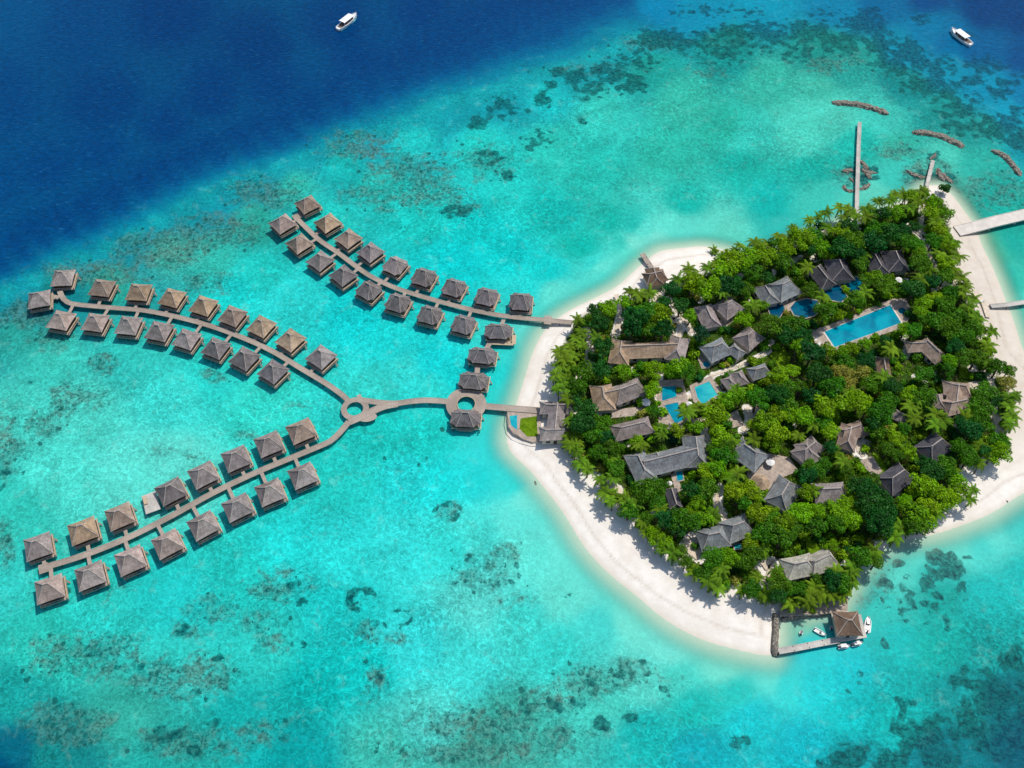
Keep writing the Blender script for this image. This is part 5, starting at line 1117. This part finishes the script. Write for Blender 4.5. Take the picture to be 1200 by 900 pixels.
s = 5.4545
WIN = {1: (640, 260, s), 2: (840, 180, s), 3: (980, 180, s), 4: (640, 380, s), 5: (800, 320, s), 6: (980, 320, s), 7: (700, 480, s), 8: (840, 460, s), 9: (980, 460, s), 10: (780, 580, s), 11: (880, 640, 6.667)}
TREES = {1: "d340,640,70 d310,560,50 b400,550,65 b500,510,60 m590,460,62 m660,450,62 d560,620,90 m640,570,80 b730,600,85 d545,685,70 m640,680,62 d750,690,80 d340,760,70 d300,830,70 d370,820,62 d800,430,62 m845,375,52 b930,380,70 d750,510,52 d860,530,62 o960,480,60 b1040,420,85 b1150,300,85 d1120,400,80 m1040,290,42 b920,600,52 k980,640,58 k990,720,60 o820,660,42 p200,620,40 p230,700,42 p190,740,40 p250,760,40 p150,790,40 p180,850,42",
2: "p120,610,34 p150,585,34 p245,560,44 p395,520,38 p485,465,32 p595,420,38 p650,400,36 p700,370,42 p790,340,42 p840,350,42 d660,455,42 b100,680,80 b60,720,62 b200,670,80 b300,650,80 m380,580,52 b440,600,70 m420,680,80 d330,760,62 m230,770,80 b100,770,62 d100,840,72 m180,860,62 b540,540,80 d580,600,62 m620,530,62 b660,590,62 d710,490,52 b800,500,62 b730,630,80 m650,650,62 m580,720,62 d800,600,85 m870,560,80 m900,640,80 d880,520,62 d920,440,52 m970,500,80 m960,400,44 m1000,570,70 m620,800,62",
3: "p270,300,38 p310,290,42 p380,260,42 b480,270,52 m520,300,62 m470,340,52 b560,260,44 b620,300,62 d690,220,42 m660,330,62 b600,370,62 b700,380,52 m640,430,62 d500,470,46 b580,480,46 b660,480,52 b700,540,52 m620,560,62 b720,600,52 m660,640,62 b700,700,62 m750,740,52 m700,780,62 b460,620,52 b530,620,52 m540,700,72 m500,580,62 d480,720,72 m600,740,52 d620,820,62 b250,790,80 m320,830,72 m430,830,72 b350,760,52 m190,820,62 m820,840,52 m740,880,62 m150,400,60 m230,380,52 d300,380,52 b380,390,70 b430,360,44 d80,460,70 d180,470,72 m270,490,80 d340,520,80 d430,500,62 d240,560,80 m430,560,72 d300,600,52 d120,560,80 m170,640,72 b40,520,60 m160,700,62 d120,620,72",
4: "p190,50,40 p230,130,42 p150,140,40 p180,190,40 p90,220,42 p140,250,42 p60,320,44 p100,370,44 p75,405,40 m320,80,62 d370,150,72 d290,200,72 m240,300,78 m180,290,44 d350,290,70 m440,290,62 b500,300,62 m560,280,52 m620,270,44 b680,290,72 b680,350,62 b680,420,62 m200,400,70 d180,455,52 b800,300,62 b860,260,70 m900,300,62 b930,200,70 b930,130,52 m980,140,44 m890,390,50 b850,410,42 m690,550,46 b740,560,40 b645,545,30 d250,540,90 d330,600,90 d230,630,80 m350,640,85 d390,720,62 m300,700,70 m190,700,62 b170,640,44 m150,750,52 p200,810,44 m330,820,62 m420,780,62 b440,810,52 m510,730,50 m600,760,50 b620,770,62 b680,740,60 p740,700,40 k810,730,44 b880,520,46 m900,560,42 b960,540,56 b1060,530,62 b1090,570,80 m1160,500,62 b1060,620,62 b900,640,66 b960,660,52 b840,680,56 m1100,700,70 m1160,780,62 b1120,870,62 m1180,850,52",
5: "b60,60,80 m160,80,80 m250,110,80 d310,60,80 m390,60,80 d420,130,62 m450,200,66 b510,210,46 d540,30,62 b390,300,60 d110,330,66 d100,390,50 b60,520,46 b40,600,46 m560,330,80 m640,320,70 d660,400,72 m740,320,72 d780,390,66 m820,110,72 d850,60,62 m900,150,56 m920,240,72 m950,290,56 b1000,260,50 m1110,170,72 d1165,200,56 m1170,120,56 b450,560,40 b310,550,40 m530,460,42 b740,470,62 d830,500,80 b920,490,62 b1000,480,72 b1080,460,72 b1160,440,72 m850,580,80 d870,640,85 b700,620,70 b620,660,70 b560,690,62 b500,690,70 b420,720,70 m350,750,72 b280,790,70 b200,820,68 m180,870,62 m100,860,42 m480,800,80 d600,780,80 m680,740,72 m760,720,62 d560,840,66 m660,840,80 b720,860,62 b880,820,72 o1010,640,72 m960,720,80 o1140,640,62 b1130,800,72 m1040,800,62 d1180,700,62 m960,860,62 d820,790,62 o1060,710,62",
6: "m200,60,80 b300,110,72 m340,60,62 d420,60,62 d500,100,72 d600,70,62 m540,40,62 b550,190,62 b640,160,62 m700,200,72 b760,160,62 m820,100,62 b720,100,52 p880,160,44 m850,210,62 b890,270,52 m760,270,72 m650,300,80 b550,250,52 m580,300,52 d650,330,62 m500,360,58 b440,360,56 m720,350,80 m860,360,72 b920,360,62 b960,430,62 m880,440,62 d700,420,58 m800,400,80 d760,460,62 m820,530,72 m900,540,62 b980,500,50 p1000,370,46 m430,540,56 m510,540,40 b300,490,44 d320,440,50 b250,410,62 b180,450,70 b100,480,70 b40,500,62 m60,560,62 d190,560,62 m350,480,60 m560,640,60 m640,590,44 b730,560,52 m720,620,50 m660,540,44 m300,660,62 d360,720,62 m230,700,70 o180,630,60 d100,700,62 b320,760,52 b470,770,60 m560,790,78 m480,850,62 b150,820,80 m60,700,62 m90,760,62 d660,680,40 b680,740,34 m620,860,60 d930,660,90 m960,760,80 d1010,810,62 m1040,600,70 m1100,620,52 m930,860,80 m850,870,52 o1090,700,60 p1080,840,42 p1150,780,42 p1140,860,42 m1070,880,44 m990,620,62",
7: "m40,60,62 d60,130,72 m50,210,62 m100,220,52 m180,190,40 b250,200,52 b330,200,58 p420,110,40 p410,150,40 m80,300,62 m120,370,62 m100,430,62 d220,450,72 m300,510,88 m250,520,70 m400,490,60 m180,560,44 p110,540,42 p80,580,40 m200,650,72 p250,600,44 b280,740,72 m320,690,62 p400,640,48 m380,590,62 d440,700,72 b360,800,62 b440,850,52 m520,700,80 m600,720,72 d520,760,62 b580,660,62 b680,690,62 m740,680,62 b640,600,62 d590,510,66 m700,500,72 m640,540,62 b600,410,64 b700,390,72 b760,370,62 b800,410,52 m700,460,72 m740,250,70 m800,280,72 m760,330,62 b860,340,50 b780,170,72 m860,200,56 b900,170,50 o860,440,62 m900,400,50 b880,520,80 b970,520,80 m1000,560,62 m930,590,62 b850,680,36 b1070,80,82 b1000,100,70 b1150,150,80 b1120,220,66 m1000,190,50 b1030,660,80 m1090,720,80 b1010,700,56 b1150,720,62 m1060,790,80 m1150,800,70 b980,850,66 b800,860,50 b740,870,50 m620,870,50",
8: "b60,50,70 b160,30,62 m330,40,70 d340,110,62 b400,130,72 b480,130,72 b560,150,72 m620,200,62 b300,200,78 b400,210,80 b250,180,62 b350,280,78 b440,270,72 m520,270,56 b690,90,80 m690,190,72 b740,170,62 b720,240,62 b820,60,72 m860,100,70 b950,60,72 b960,110,52 b1080,60,62 m1050,130,80 d1000,190,58 m1120,100,62 m770,310,58 m760,370,60 d720,350,50 m490,430,56 m590,460,66 d580,530,62 m640,500,56 m690,450,46 m640,420,40 m560,600,62 m620,620,56 b570,640,60 b170,660,72 b220,680,72 m120,620,62 b270,770,56 b360,770,46 b290,850,62 b430,830,72 b500,770,66 b560,740,62 m480,870,72 m600,830,62 m360,860,62 b640,760,58 m700,740,56 b780,740,76 b860,700,58 b840,800,80 b920,790,62 m760,830,72 b650,880,62 d950,700,85 d900,590,76 m1000,560,58 d1000,650,76 d1070,730,76 d1060,830,80 m830,500,46 b870,650,40 m810,440,44 b950,360,38 m1160,310,50 m1140,380,40",
9: "m330,60,78 m280,170,62 m260,240,60 p520,40,50 m560,100,62 m500,160,52 m640,140,62 m690,180,62 m640,200,46 d800,190,88 d860,240,80 m930,200,70 m960,130,78 d760,260,66 m880,110,56 m820,160,56 d600,110,52 m400,240,60 b380,290,60 m430,230,48 b400,330,60 m330,360,58 m390,400,46 b470,380,56 m500,430,38 d570,450,66 d620,500,80 m700,470,78 m720,540,62 m800,350,68 d740,400,56 m850,420,62 b890,420,60 m920,340,52 m1040,320,70 b1060,380,70 b1000,400,62 d960,370,50 b1080,210,50 m1070,130,40 p1140,90,40 b770,570,70 b790,640,62 b720,680,72 m650,620,60 b690,720,52 b560,590,78 b480,640,60 b500,750,88 b580,740,80 b560,840,72 m500,850,62 b440,700,56 d200,620,80 d280,690,88 d250,800,88 d320,760,78 d300,860,72 p880,620,36 p860,680,38",
10: "m100,130,60 m180,180,52 b150,100,52 m100,360,46 m130,430,70 m190,490,52 m240,500,60 p330,560,46 m340,500,60 p430,590,44 p490,600,44 m550,600,62 b600,620,62 p590,520,44 m300,400,76 b400,390,70 m360,460,62 b520,340,56 m560,380,62 m500,430,62 m620,340,62 d700,200,80 m660,210,72 m640,270,60 b860,110,80 m740,270,80 m780,240,62 m720,490,60 m720,560,80 d720,640,60 m780,590,60 m850,600,60 m880,660,50 m930,575,66 m960,540,60 d1040,530,85 m1090,490,76 m1130,560,72 m1050,620,60 m990,640,50 b930,630,50 b900,260,60 b870,230,50 m960,200,78 d970,270,66 b1060,320,46 m1160,160,80 b1100,200,70 m1110,80,70",
11: "m860,80,88 b930,60,80 m980,120,60 m800,130,72 m720,200,78 d640,260,88 m740,320,78 m790,270,52 m500,320,78 m410,310,72 m400,400,50 d340,400,50 m650,370,50"}
EXTRA = [('p',838,290,26),('m',1106,545,60),('b',953,717,26),('m',1135,602,10)]
COLS = {'b': lin(118, 164, 12, .88), 'm': lin(74, 128, 18, .85), 'd': lin(36, 100, 32, .8), 'o': lin(156, 156, 60, .75), 'k': lin(28, 88, 58, .66), 'p': lin(106, 142, 30, .9)}
items = []
for wi, txt in TREES.items():
    ox, oy, sc_ = WIN[wi]
    for tk in txt.split():
        kd = tk[0]; X_, Y_, r_ = (float(v) for v in tk[1:].split(','))
        items.append((kd, ox + X_ / sc_, oy + Y_ / sc_, r_ / sc_))
items.append(('b', 953, 716, 4.5)); items.append(('p', 838, 289, 6))
def base_blocked(q):
    a, b = np.array([q.x]), np.array([q.y])
    return any(abs(pl[0][0] - q.x) < 40 and abs(pl[0][1] - q.y) < 40 and signed_dist(a, b, pl)[0] > -.25 for pl in CLEAR)
ROOFPX = []
for lab_, wings_, *_ in HOUSES:
    for x1, y1, x2, y2, hw_, hip_ in wings_:
        k_ = 1 / ((H / (CT * (1 + math.tan(TH) * ((y1 + y2) / 2 - 450) / F))) / F)
        e_, h_ = abs(x2 - x1) / 2 + hip_ * k_ * .8, abs(y2 - y1) / 2 + hw_ * k_ * .72
        if abs(x2 - x1) < abs(y2 - y1): e_, h_ = abs(x2 - x1) / 2 + hw_ * k_ * .9, abs(y2 - y1) / 2 + hip_ * k_ * .7
        ROOFPX.append(((x1 + x2) / 2, (y1 + y2) / 2 + 3, e_, h_))
def clearance(x, y):
    best = 99.0
    for cx, cy, ex_, ey_ in ROOFPX:
        dx, dy = max(abs(x - cx) - ex_, 0), max(abs(y - cy) - ey_, 0); best = min(best, (math.hypot(dx, dy) + 3.0) / .8)
    for nm, sh_, lb_, poly, mt in POOLS:
        tol = 5.0 if mt is POOLBLUE else 1.0
        best = min(best, -float(signed_dist(np.array([float(x)]), np.array([float(y)]), poly)[0]) + tol)
    for poly in LAWNS:
        best = min(best, -float(signed_dist(np.array([float(x)]), np.array([float(y)]), poly)[0]) + 2.0)
    for sx_, sy_, sr_ in SANDPATCH:
        best = min(best, math.hypot(x - sx_, y - sy_) - sr_ * .45 + 3.0)
    return best
items2 = []
for k, x, y, r in items:
    cl = clearance(x, y)
    if cl < (2.2 if k != 'p' else 7.0): continue
    if k != 'p': r = min(r, max(cl, .5 * r))
    items2.append((k, x, y, r))
items = items2
erng = random.Random(41)
items2 = [(('p', x, y, erng.uniform(8.5, 11)) if k in 'mo' and r < 12 and erng.random() < .42 else (k, x, y, r)) for k, x, y, r in items]
items = items2
for seg, dens in ((FOREST[-27:] , 9.0), (FOREST[18:34], 10.0), (FOREST[2:16], 13.0)):
    for (ax, ay), (bx, by) in zip(seg[:-1], seg[1:]):
        L_ = math.hypot(bx - ax, by - ay)
        for k in range(max(1, int(L_ / dens + erng.random()))):
            t = erng.random()
            if clearance(ax + (bx - ax) * t, ay + (by - ay) * t - 4) < 7: continue
            items.append(('p', ax + (bx - ax) * t + erng.uniform(-5, 5), ay + (by - ay) * t - 4 + erng.uniform(-7, 3), erng.uniform(8, 10.5)))
kept = []
for it in sorted(items, key=lambda i: -i[3]):
    k, x, y, r = it; ok = True
    for k2, x2, y2, r2 in kept:
        lim = 7.5 if (k == 'p' and k2 == 'p') else (.62 * (r + r2) * .72 if k != 'p' and k2 != 'p' else .42 * r2)
        if math.hypot(x - x2, (y - y2) * 1.15) < lim: ok = False; break
    if ok: kept.append(it)
broad = [i for i in kept if i[0] != 'p']; palms = [i for i in kept if i[0] == 'p']
big = broad[:292]; small = broad[292:]
fill = []
fx_ = [p[0] for p in FOREST]; fy_ = [p[1] for p in FOREST]; frng = random.Random(99)
for _ in range(9000):
    x, y = frng.uniform(min(fx_), max(fx_)), frng.uniform(min(fy_), max(fy_)); r = frng.uniform(4.2, 7.5)
    if float(signed_dist(np.array([x]), np.array([y]), FOREST)[0]) < 4: continue
    if any(math.hypot(x - a, y - b) < r2 * .72 + r * .45 for _, a, b, r2 in big): continue
    if any(math.hypot(x - a, y - b) < (r2 + r) * .55 for _, a, b, r2 in small + fill): continue
    if clearance(x, y) < r * .9: continue
    w_ = G(x, y, ZG + 1); aw, bw = np.array([w_.x]), np.array([w_.y])
    if any(line_dist(aw, bw, pts)[0] < hw + 1.3 for pts, hw in PATHS_W): continue
    if any(math.hypot(x - a, y - b) < c * .8 for a, b, c in SANDPATCH): continue
    if base_blocked(w_): continue
    fill.append((frng.choice('bbmmmdo'), x, y, r))
    if len(small) + len(fill) >= 285: break
small = small + fill
print('TREES kept', len(kept), 'broad', len(big), 'shrub', len(small), 'palms', len(palms))
LAND += [(1010, 382, 'the long lap pool'), (788, 474, 'the stacked pools'), (828, 460, 'the fan shaped pool'), (1085, 215, 'the northern tip'), (1005, 245, 'the straight pale jetty'), (1125, 270, 'the concrete bridge'), (1163, 358, 'the thin eastern jetty'), (720, 620, 'the southwest beach'), (940, 715, 'the harbour basin'), (1105, 605, 'the southeast beach'), (668, 378, 'the topmost walkway'), (850, 295, 'the north sand spit'), (1180, 520, 'the eastern beach'), (902, 545, 'the white courtyard'), (913, 420, 'the small green lawn'), (943, 362, 'the dark oval pool'), (985, 340, 'the deep blue pools'), (1155, 440, 'the beach loungers')]
TONE = {'b': 'bright green', 'm': 'mid green', 'd': 'dark green', 'o': 'olive', 'k': 'bluish green', 'p': 'feathery green'}
def octant(dx, dy):
    a = math.degrees(math.atan2(-dy, dx)) % 360
    return ['right of', 'above right of', 'above', 'above left of', 'left of', 'below left of', 'below', 'below right of'][int((a + 22.5) // 45) % 8]
RANK = ['nearest', 'second nearest', 'third nearest', 'fourth nearest', 'fifth nearest', 'sixth nearest', 'seventh nearest', 'eighth nearest', 'ninth nearest']
def make_labels(L, noun):
    key = {}
    for i, (k, x, y, r) in enumerate(L):
        lx, ly, ph = min(LAND, key=lambda l: math.hypot(x - l[0], y - l[1])); d = math.hypot(x - lx, y - ly)
        key.setdefault((TONE[k], octant(x - lx, y - ly), ph), []).append((d, i))
    out = {}
    for (t, oc, ph), v in key.items():
        v.sort()
        for n, (_, i) in enumerate(v): out[i] = f'{t} {noun} {oc} {ph}' + ('' if len(v) == 1 else ', ' + RANK[min(n, 8)] + ' one')
    return out
rnd = random.Random(5)

def mpp(py): return (H / (CT * (1 + math.tan(TH) * (py - 450) / F))) / F
lb = make_labels(big, 'leafy tree')
for i, (k, x, y, r) in enumerate(big):
    R_ = r * mpp(y) * 1.16; hc = 1.9 + R_ * .82 + rnd.uniform(-.5, .9)
    if k in 'dk': hc += .6
    q = None
    for f_ in (1, .85, 1.2, .7, 1.4):
        q_ = G(x, y, ZG + hc * f_ + R_ * .25)
        if not base_blocked(q_): q = q_; hc *= f_; break
    if q is None: continue
    rt = thing('broadleaf_tree', lb[i], 'tree', (q.x, q.y, ZG - .1), rnd.uniform(0, 6.28), 'broadleaf trees on the island')
    c = COLS[k]; f = rnd.uniform(.82, 1.18)
    cr = link('crown', CROWNS[rnd.randrange(9)], rt, (0, 0, hc), rnd.uniform(0, 6.28), (c[0] * f * rnd.uniform(.88, 1.14), c[1] * f, c[2] * f, 1)); cr.scale = (R_ * rnd.uniform(.93, 1.07), R_ * rnd.uniform(.93, 1.07), R_ * rnd.uniform(.8, 1.0))
    tr = link('trunk', TRUNKS[rnd.randrange(4)], rt); k_ = (hc + R_ * .25) / 6.0; tr.scale = (k_ * 1.1, k_ * 1.1, k_)
lb = make_labels(small, 'rounded shrub')
for i, (k, x, y, r) in enumerate(small):
    R_ = r * mpp(y) * 1.15; q = G(x, y, ZG + R_ * .5 + .4)
    c = COLS[k]; f = rnd.uniform(.85, 1.2)
    rt = thing('shrub', lb[i], 'shrub', (q.x, q.y, ZG), rnd.uniform(0, 6.28), 'shrubs on the island')
    cr = link('foliage', SHRUBS[rnd.randrange(4)], rt, (0, 0, R_ * .3), 0, (c[0] * f, c[1] * f, c[2] * f, 1)); cr.scale = (R_, R_, R_ * .9)
    m = TRUNKS[rnd.randrange(4)]; tr = link('trunk', m, rt); tr.scale = (.5, .5, .12 + R_ * .08)
lb = make_labels(palms, 'coconut palm')
for i, (k, x, y, r) in enumerate(palms):
    R_ = r * mpp(y); sc_ = max(.85, min(1.3, R_ / 2.6)); h = 8.0 * rnd.uniform(.8, 1.15)
    if y > 500: h *= .75
    if (x, y) == (838, 289): h = 2.6
    q = G(x, y, ZG + h)
    zb = ZG - .1 if (x, y) != (838, 289) else -.3
    rt = thing('palm_tree', lb[i], 'palm', (q.x, q.y, zb), rnd.uniform(0, 6.28), 'coconut palms on the island')
    c = COLS['p']; f = rnd.uniform(.8, 1.15)
    cr = link('crown', PALMS[rnd.randrange(6)], rt, (0, 0, h - .35), rnd.uniform(0, 6.28), (c[0] * f, c[1] * f, c[2] * f, 1)); cr.scale = (sc_,) * 3
    tr = link('trunk', PTRUNKS[rnd.randrange(4)], rt); tr.scale = (1, 1, h / 8.0)

# ------------------------------------------------------------------ undergrowth
def undergrowth():
    rng = np.random.default_rng(77); fw = np.array(forest_w); x0, y0 = fw.min(0); x1, y1 = fw.max(0)
    n = 16000; X, Y = rng.uniform(x0, x1, n), rng.uniform(y0, y1, n)
    ok = signed_dist(X, Y, forest_w) > 1.0
    ok &= fbm(X, Y, 10, 3, 55) > .3
    for pl in CLEAR: ok &= signed_dist(X, Y, pl) < -.6
    for pts, hw in PATHS_W: ok &= line_dist(X, Y, pts) > hw + .9
    px, py = project(X, Y, ZG)
    for cx, cy, r in SANDPATCH: ok &= ((px - cx) ** 2 + (py - cy) ** 2 > (r * .75) ** 2) | (rng.uniform(size=n) < .12)
    X, Y = X[ok], Y[ok]; m = len(X); r = rng.uniform(.6, 2.0, m); P, N, T = [], [], []
    for i in range(m):
        k = int(16 * r[i] + 6); d = rng.normal(size=(k, 3)); d[:, 2] = np.abs(d[:, 2]); d /= np.linalg.norm(d, axis=1)[:, None]
        P.append(np.array([X[i], Y[i], ZG]) + d * r[i] * np.array([1, 1, .9]) * rng.uniform(.6, 1.05, (k, 1))); nn = d + rng.normal(size=d.shape) * .5; N.append(nn / np.linalg.norm(nn, axis=1)[:, None]); T.append(np.clip(rng.normal(.5, .15, k) + rng.uniform(-.3, .3), 0, 1))
    P, N, T = np.concatenate(P), np.concatenate(N), np.concatenate(T); n = len(P)
    U = np.cross(N, rng.normal(size=(n, 3))); U /= np.linalg.norm(U, axis=1)[:, None]; W_ = np.cross(N, U); s_ = rng.uniform(.16, .36, (n, 1))
    V = np.stack([P - U * s_, P - W_ * s_ * .7, P + U * s_, P + W_ * s_ * .7], 1).reshape(-1, 3)
    o = link('undergrowth', npmesh('undergrowth', V, np.arange(n * 4).reshape(-1, 4), LEAF, {'tint': ('FLOAT', np.repeat(T, 4))}), color=lin(108, 148, 22, .85))
    o['kind'] = 'stuff'; o['label'] = 'low green bushes and ground plants filling the gaps between trees'
undergrowth()

for o_ in S.objects:
    if o_.get('label') and len(o_['label'].replace(',', '').split()) > 16: print('LONG', o_['label'])
